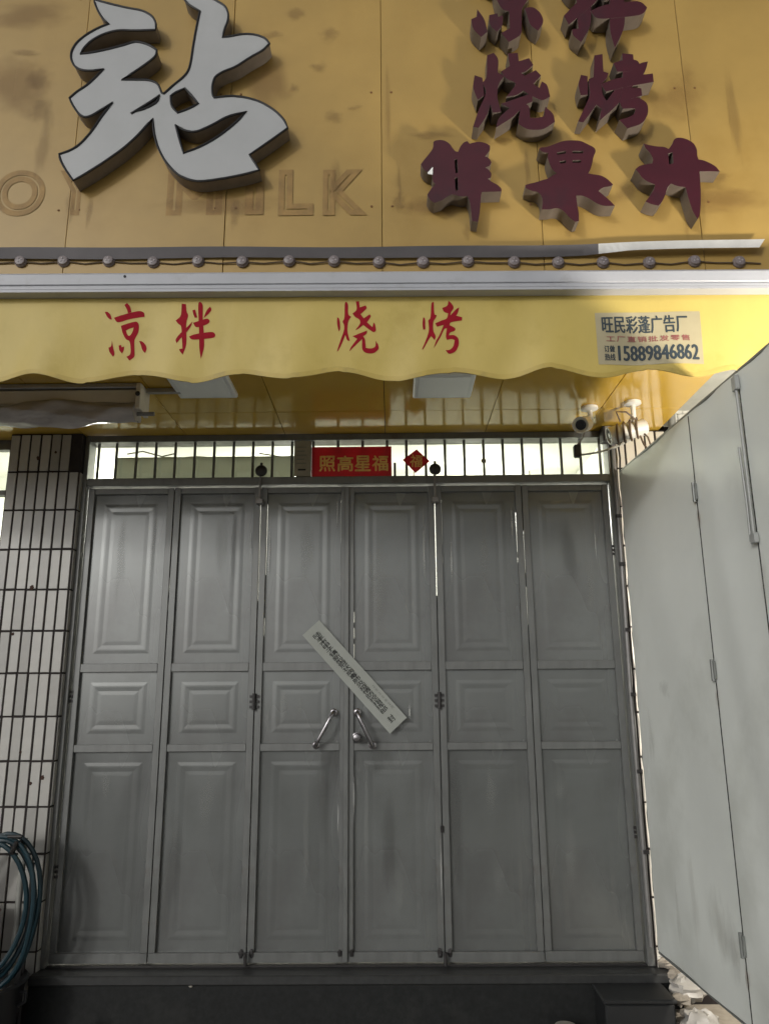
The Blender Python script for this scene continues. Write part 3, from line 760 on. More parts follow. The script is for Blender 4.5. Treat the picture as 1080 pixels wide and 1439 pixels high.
st_text('15889846862', .20, .955, .08, .36, 'print_dark', .006)
st_text('订做', .065, .165, .235, .36, 'print_dark', .002)
st_text('热线', .065, .165, .075, .205, 'print_dark', .002)

# ------------------------------------------------------------------ soffit
sf = struct(MB().box(-3.6, 1.60, 3.285, 4.475, SZ + .016, SZ + .11).build('soffit', 'joint'))
sx = [-3.6, -3.01, -2.415, -1.82, -1.225, -0.63, -0.030, 0.566, 1.160, 1.60]
for i in range(len(sx) - 1):
    for (ya, yb) in ((3.285, 3.996), (4.002, 4.47)):
        q = random.uniform(0, .0015)
        MB().box(sx[i] + .002, sx[i + 1] - .002, ya, yb, SZ + q, SZ + .014 + q).build('soffit_panel', 'soffit', sf)
for k, (x, y) in enumerate(((0.268, 3.60), (-0.935, 3.57))):
    t = thing('ceiling_light', ['square white unlit ceiling light right of the middle of the soffit', 'square white unlit ceiling light at the left of the soffit'][k], 'ceiling light', (x, y, SZ - .03), 'soffit lights')
    MB().box(x - .15, x + .15, y - .15, y + .15, SZ - .028, SZ - .001).build('frame', 'lamp_edge', t, bevel=0.006)
    MB().box(x - .125, x + .125, y - .125, y + .125, SZ - .031, SZ - .0285).build('diffuser', 'lamp_white', t)

# rolled plastic curtain, its box and the strip above it (left)
o = thing('roller_box', 'cream roller box under the soffit at the left edge', 'roller box', (-1.8, 3.62, 3.03))
MB().box(-2.9, -1.262, 3.58, 3.70, 3.035, 3.112).build('box', 'box_cream', o, bevel=0.006)
MB().box(-2.9, -1.258, 3.565, 3.70, 3.114, 3.139).build('top_rail', 'aluminium', o, bevel=0.003)
MB().box(-1.260, -1.236, 3.555, 3.70, 3.00, 3.135).build('end_plate', 'box_cream', o, bevel=0.003)
MB().lathe((-1.248, 3.554, 3.075), (0, -1, 0), [(.012, 0), (.012, .006), (.005, .010)], 10).build('bolt', 'iron', o)
rl = thing('rolled_curtain', 'rolled up grey plastic curtain hanging under the roller box', 'curtain', (-1.9, 3.60, 2.93))
vs = []; fs = []; n, m = 90, 24
for i in range(n + 1):
    x = -2.9 + 1.64 * i / n
    for j in range(m):
        bb_ = 2 * math.pi * j / m
        r = 0.052 + 0.012 * math.sin(2 * bb_ + x * 9) + 0.005 * math.sin(5 * bb_ - x * 13) + 0.003 * math.sin(x * 31 + j) + 0.006 * math.sin(x * 3.1)
        bb = 2 * math.pi * j / m
        vs.append((x, 3.60 + r * math.cos(bb), 2.985 + 0.010 * math.sin(x * 4 + 1) + r * math.sin(bb)))
for i in range(n):
    for j in range(m): q = (j + 1) % m; fs.append((i * m + j, i * m + q, (i + 1) * m + q, (i + 1) * m + j))
fs += [tuple(range(m)), tuple(n * m + j for j in range(m))]
MB().add(vs, fs).build('roll', 'plastic_roll', rl, smooth=True)
MB().tube([(-2.9, 3.60, 2.985), (-1.175, 3.60, 2.985)], .011, 8).build('rod', 'conduit', rl)
o = MB().box(-1.233, -0.90, 3.63, 3.655, 3.112, 3.136).build('metal_strip', 'aluminium', bevel=0.002)
tag(o, 'thin grey metal strip running right from the roller box', 'metal strip')

# ------------------------------------------------------------------ doors
fd = thing('folding_door', 'six leaf grey sheet metal folding door sealed with a paper strip', 'door', (-0.254, DY, ZB))
fr = MB()
MB().box(-1.817, XL - .004, DY - .055, DY + .05, ZB - .015, SZ - .004).build('jamb', 'door_frame', fd, bevel=0.003)
MB().box(XR + .004, 1.322, DY - .05, DY + .05, ZB - .015, SZ - .004).build('jamb', 'door_frame', fd, bevel=0.003)
MB().box(XL - .003, XR + .003, DY - .05, DY + .05, ZT + .008, 2.872).build('head_rail', 'door_frame', fd, bevel=0.003)
MB().box(XL - .003, XR + .003, DY - .05, DY + .05, 3.098, SZ - .004).build('top_rail', 'door_frame', fd, bevel=0.003)
MB().box(XL, XR, DY - .03, DY + .06, 0.263, 0.272).build('threshold', 'iron', fd)
W = (XR - XL) / 6
# narrow gaps where light comes through: (x, [(z0,z1)...])
SL = [(XL + 2 * W, [(2.15, 2.74)]), (XL + 4 * W, [(2.17, 2.76)]), (XL + 2 * W + .0385, [(1.95, 2.05), (2.3, 2.72)]), (XL + 3 * W - .0385, [(2.22, 2.26), (2.28, 2.31), (2.48, 2.74)]), (XL + 3 * W + .0385, [(1.82, 1.9), (1.93, 1.99), (2.02, 2.08)]),
      (XL + 4 * W + .0385, [(2.36, 2.40), (2.47, 2.74)]), (XL + 5 * W - .0385, [(2.36, 2.39), (2.42, 2.66)]), (XL + 5 * W, [(2.0, 2.22), (2.3, 2.55)]), (XL + W - .0385, [(2.3, 2.33)]), (XL + W, [(2.1, 2.14), (2.2, 2.29)])]
ZR = [(1.322, 1.362), (1.751, 1.798)]        # the two middle rails
ST = 0.036
def emboss(mb, x0, x1, z0, z1, y, prof):
    loops = []
    for (ins, lift) in prof:
        loops.append([(x0 + ins, y - lift, z0 + ins), (x1 - ins, y - lift, z0 + ins), (x1 - ins, y - lift, z1 - ins), (x0 + ins, y - lift, z1 - ins)])
    vs = [p for l in loops for p in l]; fs = []
    for i in range(len(loops) - 1):
        for j in range(4): q = (j + 1) % 4; fs.append((i * 4 + j, i * 4 + q, i * 4 + 4 + q, i * 4 + 4 + j))
    k = (len(loops) - 1) * 4; fs.append((k, k + 1, k + 2, k + 3))
    return mb.add(vs, fs)
PROF = [(0, 0), (.060, 0), (.078, .0010), (.086, .0010), (.106, .0002), (.108, .0002), (.128, .0008)]
for i in range(6):
    x0, x1 = XL + i * W + .0022, XL + (i + 1) * W - .0022
    y = DY - random.choice((0, .004, .006))
    leaf = MB().box(x0, x1, y - .018, y + .012, ZB, ZB + ST + .012).build('leaf', 'door_frame', fd, bevel=0.002)     # bottom rail carries the leaf
    leaf['label'] = ['leftmost door leaf beside the tiled pillar', 'second door leaf from the left', 'middle door leaf left of the seam, under the upper end of the paper strip', 'middle door leaf with round lock knob', 'second door leaf from the right', 'rightmost door leaf beside the grey gate sheets'][i]
    for (a, c) in ((x0, x0 + ST), (x1 - ST, x1)):
        MB().box(a, c, y - .018, y + .012, ZB + ST + .013, ZT).build('stile', 'door_frame', leaf, bevel=0.002)
    for (a, c) in ZR + [(ZT - ST, ZT - .001)]:
        MB().box(x0 + ST + .001, x1 - ST - .001, y - .016, y + .012, a, c).build('rail', 'door_frame', leaf, bevel=0.002)
    zr = [(ZB + ST + .006, ZR[0][0] + .004), (ZR[0][1] - .004, ZR[1][0] + .004), (ZR[1][1] - .004, ZT - ST + .004)]
    for j, (a, c) in enumerate(zr):
        gl = .0015 if (j == 2 and i in (2, 3, 4)) else -.003
        gr = .0015 if (j == 2 and i in (0, 2, 4)) else -.003
        d = random.uniform(-.0015, .0015)
        emboss(MB(), x0 + ST + gl, x1 - ST - gr, a, c, y + .004 + d, PROF).build('panel', 'door', leaf)
bk = MB()
for (x, rs) in SL:
    z = ZB
    for (a, c) in rs + [(ZT, ZT)]:
        if a > z: bk.box(x - .016, x + .016, DY + .014, DY + .020, z, a)
        z = c
for x in (XL + 3 * W,):
    bk.box(x - .016, x + .016, DY + .014, DY + .020, ZB, ZT)
for k, (x, rs) in enumerate(SL): pass
bk.build('back_cover', 'door_frame', fd)
# seam cover on the meeting edge
MB().box(XL + 3 * W - .016, XL + 3 * W + .010, DY - .034, DY - .0275, ZB + .004, ZT - .004).build('meeting_strip', 'door_frame', fd, bevel=0.002)
# transom bars, pane
bx = [-1.745, -1.638] + [-1.518 + .1163 * i for i in range(9)] + [-0.02 + .1148 * i for i in range(12)]
for k in range(3): bx.append(-0.46 + .147 * k)
srcb = None
for x in bx:
    if x > 1.262: continue
    loc = (x, DY - .022, 2.985)
    if srcb is None: srcb = MB().tube([(x, DY - .022, 2.873), (x, DY - .022, 3.097)], .0085, 8).build('bar', 'door_frame', fd, origin=loc, smooth=True)
    else: share(srcb, 'bar', loc, fd)
MB().box(XL, -0.57, DY + .02, DY + .024, 2.873, 3.097).build('pane', 'glass', fd)
MB().box(-0.47, XR, DY + .02, DY + .024, 2.873, 3.097).build('pane', 'glass', fd)
MB().box(-0.565, -0.475, DY + .012, DY + .03, 2.873, 3.097).build('mullion', 'door_frame', fd)
# handles, lock, hinges, bolts
def handle(p, q):
    p, q = Vector(p), Vector(q); out = Vector((0, -.055, 0)); d = (q - p) * .14
    pts = [p, p + out * .8, p + out + d * .6]
    pts += [p.lerp(q, t) + out * (1.0 + .12 * math.sin(math.pi * t)) for t in (.2, .35, .5, .65, .8)]
    pts += [q + out - d * .6, q + out * .8, q]
    h = MB().tube(pts, .0110, 10).build('handle', 'chrome', fd, smooth=True)
    for e in (p, q):
        MB().lathe(e, (0, -1, 0), [(.021, 0), (.021, .005), (.014, .010)], 16).build('flange', 'chrome', h, smooth=True)
hy = DY - .021
handle((-.325, hy, 1.525), (-.42, hy, 1.352)); handle((-.195, hy, 1.525), (-.112, hy, 1.350))
MB().lathe((-.196, hy, 1.392), (0, -1, 0), [(.026, 0), (.026, .006), (.015, .010), (.014, .028), (.022, .036), (.024, .05), (.018, .06), (.006, .063)], 18).build('lock_knob', 'chrome', fd, smooth=True)
def hinge(x, z, s=1.0):
    m_ = MB().tube([(x, DY - .036, z - .045 * s), (x, DY - .036, z + .045 * s)], .010 * s, 8)
    h = m_.build('hinge', 'iron', fd, smooth=True)
    pm = MB()
    for dz in (-.028, .0, .028):
        pm.box(x - .026 * s, x + .026 * s, DY - .031, DY - .024, z + dz * s - .007, z + dz * s + .007)
    pm.build('hinge_plate', 'iron', h)
for x in (XL + 2 * W, XL + 4 * W): hinge(x, 1.585)
hinge(XL - .012, 1.62, .9); hinge(XL - .012, .72, .9); hinge(XR + .012, 2.42, .8); hinge(XR + .012, .9, .8); hinge(XL + 4 * W, .92, .35)
for x in (XL + 2 * W, XL + 4 * W):
    k = MB().lathe((x + .004, DY - .058, 2.905), (0, -1, 0), [(.033, 0), (.036, .008), (.030, .022), (.014, .028)], 16).build('bolt_knob', 'iron', fd, smooth=True)
    MB().tube([(x + .004, DY - .06, 2.93), (x + .004, DY - .06, 2.955)], .008, 8).build('stem', 'iron', k)
    k2 = MB().tube([(x, DY - .064, 2.875), (x, DY - .060, 2.70)], .007, 8).build('slide_bolt', 'conduit', fd)
    MB().box(x - .020, x + .020, DY - .075, DY - .030, 2.705, 2.735).build('bolt_guide', 'conduit', k2, bevel=0.003)
    MB().tube([(x, DY - .055, .335), (x, DY - .055, .275)], .009, 8).build('floor_bolt', 'iron', fd)
    for dx in (-.028, .026):
        MB().blob((x + dx, DY - .024, .325), .013, .006, .022, .25, seed=int(x * 50 + dx * 999)).build('rust_spot', 'iron', fd)
for dx in (-.030, .030): MB().blob((XL + 3 * W + dx, DY - .024, .325), .012, .006, .016, .25, seed=5).build('rust_spot', 'iron', fd)

def mark(name, m, px, py, w, h, Y, parent):
    p = atY(px, py, Y)
    MB().add([(p.x - w / 2, Y, p.z - h / 2), (p.x + w / 2, Y, p.z - h / 2), (p.x + w / 2, Y, p.z + h / 2), (p.x - w / 2, Y, p.z + h / 2)], [(0, 1, 2, 3)]).build(name, m, parent)
KD = DY - .0085
for (px, py, w, h) in ((400, 990, .10, .34), (420, 1000, .05, .30), (375, 1010, .07, .4), (150, 1100, .12, .25), (170, 780, .10, .8), (215, 770, .06, .9), (310, 780, .14, .7), (430, 780, .16, .8), (530, 820, .2, .9), (680, 790, .1, 1.0),
                      (690, 1110, .12, .4), (790, 1105, .2, .3), (830, 800, .12, .9), (290, 1130, .16, .5), (430, 1190, .06, .9), (515, 1150, .05, .8), (560, 1250, .2, .5), (270, 1010, .12, .2), (160, 1015, .22, .10), (700, 1240, .16, .5), (800, 1200, .14, .6)):
    KD -= .0003; mark('dust_mark', 'dust_mark', px, py, w, h, KD, fd)
for (px, py, w, h) in ((470, 1065, .3, .40), (535, 1060, .28, .35), (455, 1120, .12, .9), (545, 1180, .14, .8), (240, 1230, .15, .9), (640, 1150, .12, 1.1), (330, 760, .12, .9), (800, 780, .2, .7)):
    KD -= .0002; mark('grime_mark', 'grime', px, py, w, h, KD, fd)
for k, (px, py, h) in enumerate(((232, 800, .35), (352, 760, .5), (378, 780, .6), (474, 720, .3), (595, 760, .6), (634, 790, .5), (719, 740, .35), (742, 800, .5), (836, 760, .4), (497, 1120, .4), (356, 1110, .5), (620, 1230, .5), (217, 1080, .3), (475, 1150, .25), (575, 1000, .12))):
    KD -= .00015; mark('painted_glint', 'glint_pale', px, py, .018, h, KD, fd)  # bright vertical glints painted on as narrow pale streaks
# ------------------------------------------------------------------ papers on the door and transom
C0, C1 = Vector((-.503 + .412, 0, 1.945 - 2.032)), None
A = Vector((-.4575, 0, 1.9885)); B = Vector((.0295, 0, 1.4525))       # middle of the short ends
ax = (B - A).normalized(); ay = Vector((-ax.z, 0, ax.x))               # along, across (towards upper right)
L_ = (B - A).length; Wd = 0.126
def strip_pt(s, t, lift):                                             # s along 0..1, t across -1..1
    p = A + ax * (s * L_) + ay * (t * Wd / 2)
    bow = 0.007 * math.sin(s * 6.0 + .7) * abs(t) + .005 * math.sin(math.pi * s)
    return (p.x, DY - .036 - lift - bow, p.z)
ps = thing('seal_strip', 'white paper seal strip with black writing pasted diagonally across the door', 'paper strip', (A.x / 2 + B.x / 2, DY - .04, B.z))
vs = [strip_pt(i / 30, -1 + 2 * j / 4, 0) for i in range(31) for j in range(5)]
K = len(vs); vs += [(x, y + .001, z) for (x, y, z) in vs]
fs = [(i * 5 + j, i * 5 + j + 1, i * 5 + j + 6, i * 5 + j + 5) for i in range(30) for j in range(4)]
pp = MB().add(vs, fs + [tuple(k + K for k in f[::-1]) for f in fs]).build('paper', 'paper', ps)
body = '陆丰市甲子镇新型冠状病毒肺炎疫情防控指挥部'
tm = MB()
n = len(body)
def put(ch, s, t, hs, ht, off, mb, bold=True):
    v, f = text_flat(ch, 0)
    Av = np.array(v); lo, hi = Av.min(0), Av.max(0); c = (lo + hi) / 2; d = max(hi[0] - lo[0], hi[1] - lo[1])
    for k, (e, g) in enumerate(((0, 0), (.0007, 0), (0, .012)) if bold else ((0, 0),)):
        mb.add([strip_pt(s + e - (p[1] - c[1]) / d * hs, t + g + (p[0] - c[0]) / d * ht, .0013 + .0002 * k) for p in v], f)
for i, ch in enumerate(body): put(ch, .075 + .765 * i / (n - 1), -.04, .036, .74, .0, tm)
put('封', .925, -.06, .055, .56, .02, tm)
tm.build('writing', 'ink', pp)
tm2 = MB()
for i, ch in enumerate('2020年2月'): put(ch, .66 + .035 * i, .66, .022, .24, .0, tm2, False)
tm2.build('date', 'ink_faint', pp)
# red banner
rb = thing('red_banner', 'red paper banner with four gold characters across the transom bars', 'banner', (-.23, DY - .04, 2.866))
MB().box(-.468, .006, DY - .042, DY - .0405, 2.870, 3.056).build('paper', 'red_paper', rb)
for ch, x in zip('照高星福', (-.375, -.268, -.165, -.062)):
    text_on(ch, x - .046, x + .046, 2.905, 2.998, DY - .0435, 0, bold=.0022).build('gold_character', 'gold', rb)
fu = thing('red_diamond', 'small red diamond paper with gold character on the transom bars', 'paper diamond', (.152, DY - .04, 2.89))
MB().add([(.155, DY - .040, 3.036), (.232, DY - .042, 2.962), (.146, DY - .040, 2.890), (.072, DY - .041, 2.972), (.155, DY - .0385, 3.036), (.232, DY - .0405, 2.962), (.146, DY - .0385, 2.890), (.072, DY - .0395, 2.972)],
         [(0, 1, 2, 3), (7, 6, 5, 4), (0, 4, 5, 1), (1, 5, 6, 2), (2, 6, 7, 3), (3, 7, 4, 0)]).build('paper', 'red_paper', fu)
ca, sa = math.cos(.10), math.sin(.10)
text_on('福', -.036, .036, -.038, .038, 0, 0, bold=.0012, xf=lambda x, z, y: (.152 + x * ca + z * sa, DY - .0435 + y, 2.963 - x * sa + z * ca)).build('gold_character', 'gold', fu)
nb = thing('paper_notice', 'narrow greyish notice strip left of the red banner on the transom', 'notice', (-.522, DY - .04, 2.88))
MB().box(-.572, -.474, DY - .040, DY - .034, 2.878, 3.100).build('board', 'notice', nb)
MB().box(-.548, -.502, DY - .0415, DY - .0405, 2.912, 2.922).build('mark', 'ink', nb)
for k in range(5): MB().box(-.556, -.50 - .01 * (k % 2), DY - .0415, DY - .0405, 2.955 + .025 * k, 2.959 + .025 * k).build('text_line', 'ink_faint', nb)
tag(MB().box(.018, .032, DY - .04, DY - .034, 2.873, 2.955).build('stick', 'iron'), 'short dark stick standing right of the red banner', 'stick')
MB().lathe((.551, DY - .034, 2.962), (0, -1, 0), [(.017, 0), (.017, .004), (.01, .006)], 12).build('plate', 'notice', fd)

# ------------------------------------------------------------------ gate sheets on the right
def gx(y): return 1.322 + (4.30 - y) * 0.048
gt = thing('gate_sheets', 'pale grey hinged metal gate sheets folded out at the right of the doors', 'gate', (gx(3.3), 3.3, .35))
GY = [4.29, 3.345, 2.876, 2.40, 1.95, 1.48, 1.0]  # nearest two sheets: out of view, added to keep lamp light off the doors
GZ0, GZ1 = 0.355, 2.858
for i in range(len(GY) - 1):
    ya, yb = GY[i] - (.003 if i else 0), GY[i + 1] + .003
    n1, n2 = 8, 14; vs = []; fs = []
    for a in range(n1 + 1):
        y = ya + (yb - ya) * a / n1
        for c in range(n2 + 1):
            z = GZ0 + (GZ1 - GZ0) * c / n2
            vs.append((gx(y) + .006 * math.sin(a * .9 + c * .75 + i) * math.sin(math.pi * a / n1), y, z))
    K = len(vs); vs += [(x + .012, y, z) for (x, y, z) in vs]
    for a in range(n1):
        for c in range(n2):
            k = a * (n2 + 1) + c; q = k + n2 + 1
            fs += [(k, k + 1, q + 1, q), (K + k, K + q, K + q + 1, K + k + 1)]
    for a in range(n1):
        for c in (0, n2): k = a * (n2 + 1) + c; q = k + n2 + 1; fs.append((k, q, K + q, K + k))
    for c in range(n2):
        for a in (0, n1): k = a * (n2 + 1) + c; fs.append((k, K + k, K + k + 1, k + 1))
    sh = MB().add(vs, fs).build('sheet', 'gate', gt, smooth=True)
    for z in (GZ0 - .012, GZ1): MB().add([(gx(ya) - .001, ya, z), (gx(yb) - .001, yb, z), (gx(yb) + .014, yb, z), (gx(ya) + .014, ya, z), (gx(ya) - .001, ya, z + .01), (gx(yb) - .001, yb, z + .01), (gx(yb) + .014, yb, z + .01), (gx(ya) + .014, ya, z + .01)],
                                       [(0, 1, 2, 3), (4, 7, 6, 5), (0, 4, 5, 1), (1, 5, 6, 2), (2, 6, 7, 3), (3, 7, 4, 0)]).build('edge_trim', 'gate_edge', sh)
for y in GY[1:-1]:
    MB().box(gx(y) + .013, gx(y) + .018, y - .02, y + .02, GZ0, GZ1).build('seam_cover', 'gate_edge', gt)
    MB().box(gx(y) - .0016, gx(y) + .011, y - .0035, y + .0035, GZ0 + .01, GZ1 - .01).build('seam_joint', 'iron', gt)
for z in (2.487, 1.705, .647):
    y = 3.345
    h = MB().tube([(gx(y) - .010, y, z - .045), (gx(y) - .010, y, z + .045)], .009, 8).build('hinge', 'gate_edge', gt, smooth=True)
    MB().box(gx(y) - .012, gx(y) - .003, y - .018, y + .018, z - .038, z + .038).build('hinge_plate', 'gate_edge', h)
for z in (2.40, 1.62, .56):
    MB().add([(gx(3.37) - .0072, 3.37, z - .12), (gx(3.30) - .0072, 3.30, z - .12), (gx(3.30) - .0072, 3.30, z + .06), (gx(3.37) - .0072, 3.37, z + .06)], [(0, 1, 2, 3)]).build('rust_mark', 'rust', gt)
y = 2.876
MB().tube([(gx(y) - .014, y, 2.845), (gx(y) - .014, y - .004, 2.5), (gx(y) - .014, y, 2.17)], .006, 8).build('bolt_rod', 'gate_fitting', gt)
MB().tube([(gx(y) - .02, y + .02, 2.55), (gx(y) - .02, y + .012, 2.33), (gx(y) - .018, y + .02, 2.17)], .005, 6).build('pull_wire', 'gate_fitting', gt)
MB().box(gx(y) - .022, gx(y) - .004, y - .02, y + .02, 2.78, 2.84).build('bolt_bracket', 'gate_fitting', gt, bevel=0.003)
MB().box(gx(y) - .022, gx(y) - .004, y - .02, y + .02, 2.16, 2.20).build('bolt_bracket', 'gate_fitting', gt, bevel=0.003)

rk = random.Random(5)
for k in range(16):
    ya = rk.uniform(2.5, 4.2); za = rk.choice((rk.uniform(.36, .8), rk.uniform(.5, 2.7))); w = rk.uniform(.05, .3); h = rk.uniform(.1, .7)
    za = max(.36 + h / 2, min(2.85 - h / 2, za)); ya = max(2.42 + w / 2, min(4.28 - w / 2, ya))
    # marks lie on the sheet, so their width runs along the gate
    e_ = -.0075 - .0003 * k
    MB().add([(gx(ya - w / 2) + e_, ya - w / 2, za - h / 2), (gx(ya + w / 2) + e_, ya + w / 2, za - h / 2), (gx(ya + w / 2) + e_, ya + w / 2, za + h / 2), (gx(ya - w / 2) + e_, ya - w / 2, za + h / 2)], [(0, 1, 2, 3)]).build('grime_mark', 'gate_grime', gt)
# conduits in the corner between door and gate
c1 = MB().tube([(1.312, 4.335, 3.12), (1.310, 4.335, 2.4), (1.300, 4.335, 1.6), (1.302, 4.335, .36)], .012, 8).build('conduit_pipe', 'conduit', smooth=True)
tag(c1, 'thin grey conduit pipe running down beside the right door jamb', 'pipe')
for k, z in enumerate((2.6, 2.32, 1.95, 1.6, 1.2, .8)): MB().box(1.296, 1.326, 4.318, 4.344, z, z + .02).build('clip', 'iron', c1)
cb = MB(); P = []
for i in range(30):
    z = 3.05 - 2.70 * i / 29; P.append((1.338 + .006 * math.sin(i * 1.9), 4.318 + .004 * math.sin(i * 2.3), z))
tag(cb.tube(P, .0055, 6).build('loose_cable', 'iron'), 'dark loose cable hanging between the conduit and the gate sheets', 'cable')

# ------------------------------------------------------------------ security cameras
def bullet(name, label, base, body, direction, drop, rad, length):
    t = thing(name, label, 'security camera', base, 'security cameras under the soffit')
    bx_, by_, bz_ = base
    MB().lathe((bx_, by_, SZ - .001), (0, 0, -1), [(.045, 0), (.045, .012), (.030, .018), (.016, .022)], 18).build('mount', 'camera_white', t, smooth=True)
    MB().tube([(bx_, by_, SZ - .018), (bx_, by_, SZ - drop * .7), (body[0], body[1], body[2] + rad * .6)], .014, 10).build('arm', 'camera_white', t, smooth=True)
    d = Vector(direction).normalized(); c = Vector(body) - d * length * .5
    bo = MB().lathe(c, d, [(rad * .7, 0), (rad, .012), (rad, length * .75), (rad * 1.05, length * .76), (rad * 1.05, length), (rad * .9, length), (rad * .88, length - .010)], 20).build('housing', 'camera_white', t, smooth=True)
    MB().lathe(c + d * (length - .012), d, [(rad * .68, 0), (rad * .68, .004), (rad * .4, .005), (rad * .35, .009)], 18).build('lens', 'lens', bo, smooth=True)
    return t
bullet('security_camera', 'white bullet security camera with dark lens near the right end of the soffit', (1.091, 3.97, SZ - .02), (1.045, 3.95, 3.035), (-.45, -.80, -.35), .085, .042, .13)
t2 = bullet('security_camera', 'white security camera bound with brown cable beside the gate sheets', (1.304, 3.90, SZ - .02), (1.275, 3.93, 2.985), (-.92, .05, -.22), .12, .045, .21)
mbw = MB()
for k in range(4):
    P = [(1.275 + (k - 1.5) * .035 + .055 * math.cos(a) * .4, 3.93 + .056 * math.cos(a), 2.985 + .055 * math.sin(a) + .012 * (k - 1.5)) for a in [2 * math.pi * j / 14 for j in range(14)]]
    mbw.tube(P, .006, 6, close=True)
mbw.tube([(1.23, 3.90, 3.03), (1.20, 3.86, 3.07), (1.25, 3.85, 3.065), (1.31, 3.88, 3.03)], .005, 6)
mbw.tube([(1.34, 3.92, 2.99), (1.37, 3.90, 2.94), (1.385, 3.89, 2.86)], .005, 6); mbw.tube([(1.33, 3.93, 2.99), (1.345, 3.90, 2.90), (1.36, 3.89, 2.87)], .005, 6)
MB_ = mbw.build('cable_wrap', 'cable_brown', t2, smooth=True)
P = [(1.08 + .045 * i, 4.25 - .03 * i, 2.955 - .02 * math.sin(math.pi * i / 6) + .006 * i) for i in range(7)]
tag(MB().tube(P, .006, 6).build('white_cable', 'cable_white', smooth=True), 'white cable sagging from the transom corner to the wrapped camera', 'cable')
t = thing('junction_plug', 'dark plug hanging below the front security camera on its cable', 'plug', (1.06, 4.18, 2.93))
MB().tube([(1.062, 3.99, 3.02), (1.075, 4.10, 3.01), (1.07, 4.2, 3.0)], .006, 6).build('lead', 'cable_brown', t)
MB().box(1.045, 1.085, 4.18, 4.22, 2.925, 3.0).build('plug', 'iron', t, bevel=0.008)
t = thing('wall_box', 'small dark junction box on the soffit corner over the right door jamb', 'junction box', (1.30, 4.30, 3.04))
MB().box(1.235, 1.36, 4.255, 4.33, 3.045, 3.136).build('case', 'iron', t, bevel=0.004)
MB().box(1.245, 1.35, 4.246, 4.254, 3.052, 3.13).build('cover', 'conduit', t, bevel=0.002)

# ------------------------------------------------------------------ neighbour building on the right
nbg = thing('neighbour_building', 'pale mosaic tiled wall of the next building above the gate sheets', 'building', (3.0, 4.5, 0))
MB().box(1.635, 6.0, 4.36, 4.50, 0.0, 6.2).build('wall', 'grout', nbg)
n0 = None
for i in range(10):
    for j in range(30):
        z = 2.62 + j * .040; x = 1.655 + i * .062 + (.031 if j % 2 else 0)
        if n0 is None: n0 = MB().box(x - .029, x + .029, 4.351, 4.362, z - .018, z + .018).build('mosaic_tile', 'neighbour', nbg, bevel=0.001, origin=(x, 4.356, z))
        else: share(n0, 'mosaic_tile', (x, 4.356 + random.uniform(-.002, .001), z), nbg)
MB().box(2.30, 6.0, 4.352, 4.362, 0.0, 6.2).build('render', 'neighbour', nbg)
MB().box(1.64, 2.30, 4.352, 4.362, 0.0, 2.598).build('render', 'neighbour', nbg)
MB().box(1.64, 2.30, 4.352, 4.362, 3.84, 6.2).build('render', 'neighbour', nbg)
tag(MB().tube([(1.66, 4.30, 3.6), (1.66, 4.30, 2.95), (1.67, 4.30, .3)], .022, 10).build('drain_pipe', 'pvc', smooth=True), 'white drain pipe on the wall beyond the gate sheets', 'pipe')

# lit lamp beyond the gate sheets (its glare crosses the picture from the right)
LX, LY, LZ = 2.32, 2.05, 1.95
lp = thing('work_lamp', 'lit round globe lamp on a stand beyond the gate sheets', 'lamp', (LX, LY, .02))
MB().tube([(LX, LY, .35), (LX, LY, LZ - .09)], .016, 10).build('pole', 'iron', lp, smooth=True)
for k in range(3):
    a = k * 2.094 + .4
    MB().tube([(LX, LY, .55), (LX + .38 * math.cos(a), LY + .38 * math.sin(a), .03)], .012, 8).build('leg', 'iron', lp)
MB().lathe((LX, LY, LZ - .09), (0, 0, 1), [(.022, 0), (.03, .02), (.03, .045)], 14).build('socket', 'black_plastic', lp, smooth=True)
MB().lathe((LX, LY, LZ - .045), (0, 0, 1), [(.016, 0), (.08, .04), (.13, .11), (.13, .19), (.09, .26), (.02, .29)], 20).build('bulb', 'lamp_glow', lp, smooth=True)

# ------------------------------------------------------------------ things at the foot of the picture
hs_ = thing('hose_coil', 'coil of blue green garden hose hanging at the left of the doors', 'hose', (-1.88, 4.1, .25))
def coil(seed, cx, cz, rx, rz, y, r):
    rd = random.Random(seed); ph = rd.uniform(0, 6)
    P = [(cx + (rx + .008 * math.sin(3 * a + ph)) * math.cos(a) , y + .012 * math.sin(2 * a + ph), cz + (rz + .010 * math.sin(2 * a + ph)) * math.sin(a)) for a in [2 * math.pi * j / 36 for j in range(36)]]
    return MB().tube(P, r, 8, close=True)
for k, (cx, cz, rx, rz, y) in enumerate(((-1.955, .595, .205, .335, 4.08), (-1.965, .605, .185, .325, 4.10), (-1.95, .60, .20, .34, 4.13), (-1.98, .62, .18, .31, 4.06), (-1.99, .61, .19, .33, 4.15))):
    coil(k, cx, cz, rx, rz, y, .0125).build('loop', 'hose', hs_, smooth=True)
pv = thing('water_pipe', 'pale upright water pipe with tap inside the hose coil', 'pipe', (-1.87, 4.16, .02))
MB().tube([(-1.875, 4.17, .02), (-1.875, 4.17, .92)], .016, 10).build('pipe', 'pvc', pv, smooth=True)
MB().lathe((-1.875, 4.17, .80), (0, 0, 1), [(.024, 0), (.024, .05), (.018, .055)], 12).build('fitting', 'pvc', pv, smooth=True)
MB().tube([(-1.875, 4.17, .90), (-1.875, 4.08, .91), (-1.875, 4.04, .87)], .013, 8).build('tap', 'iron', pv, smooth=True)
MB().tube([(-1.91, 4.06, .945), (-1.84, 4.06, .945)], .008, 8).build('tap_handle', 'iron', pv)
MB().tube([(-1.83, 4.19, .02), (-1.83, 4.19, .80)], .010, 8).build('thin_pipe', 'iron', pv, smooth=True)
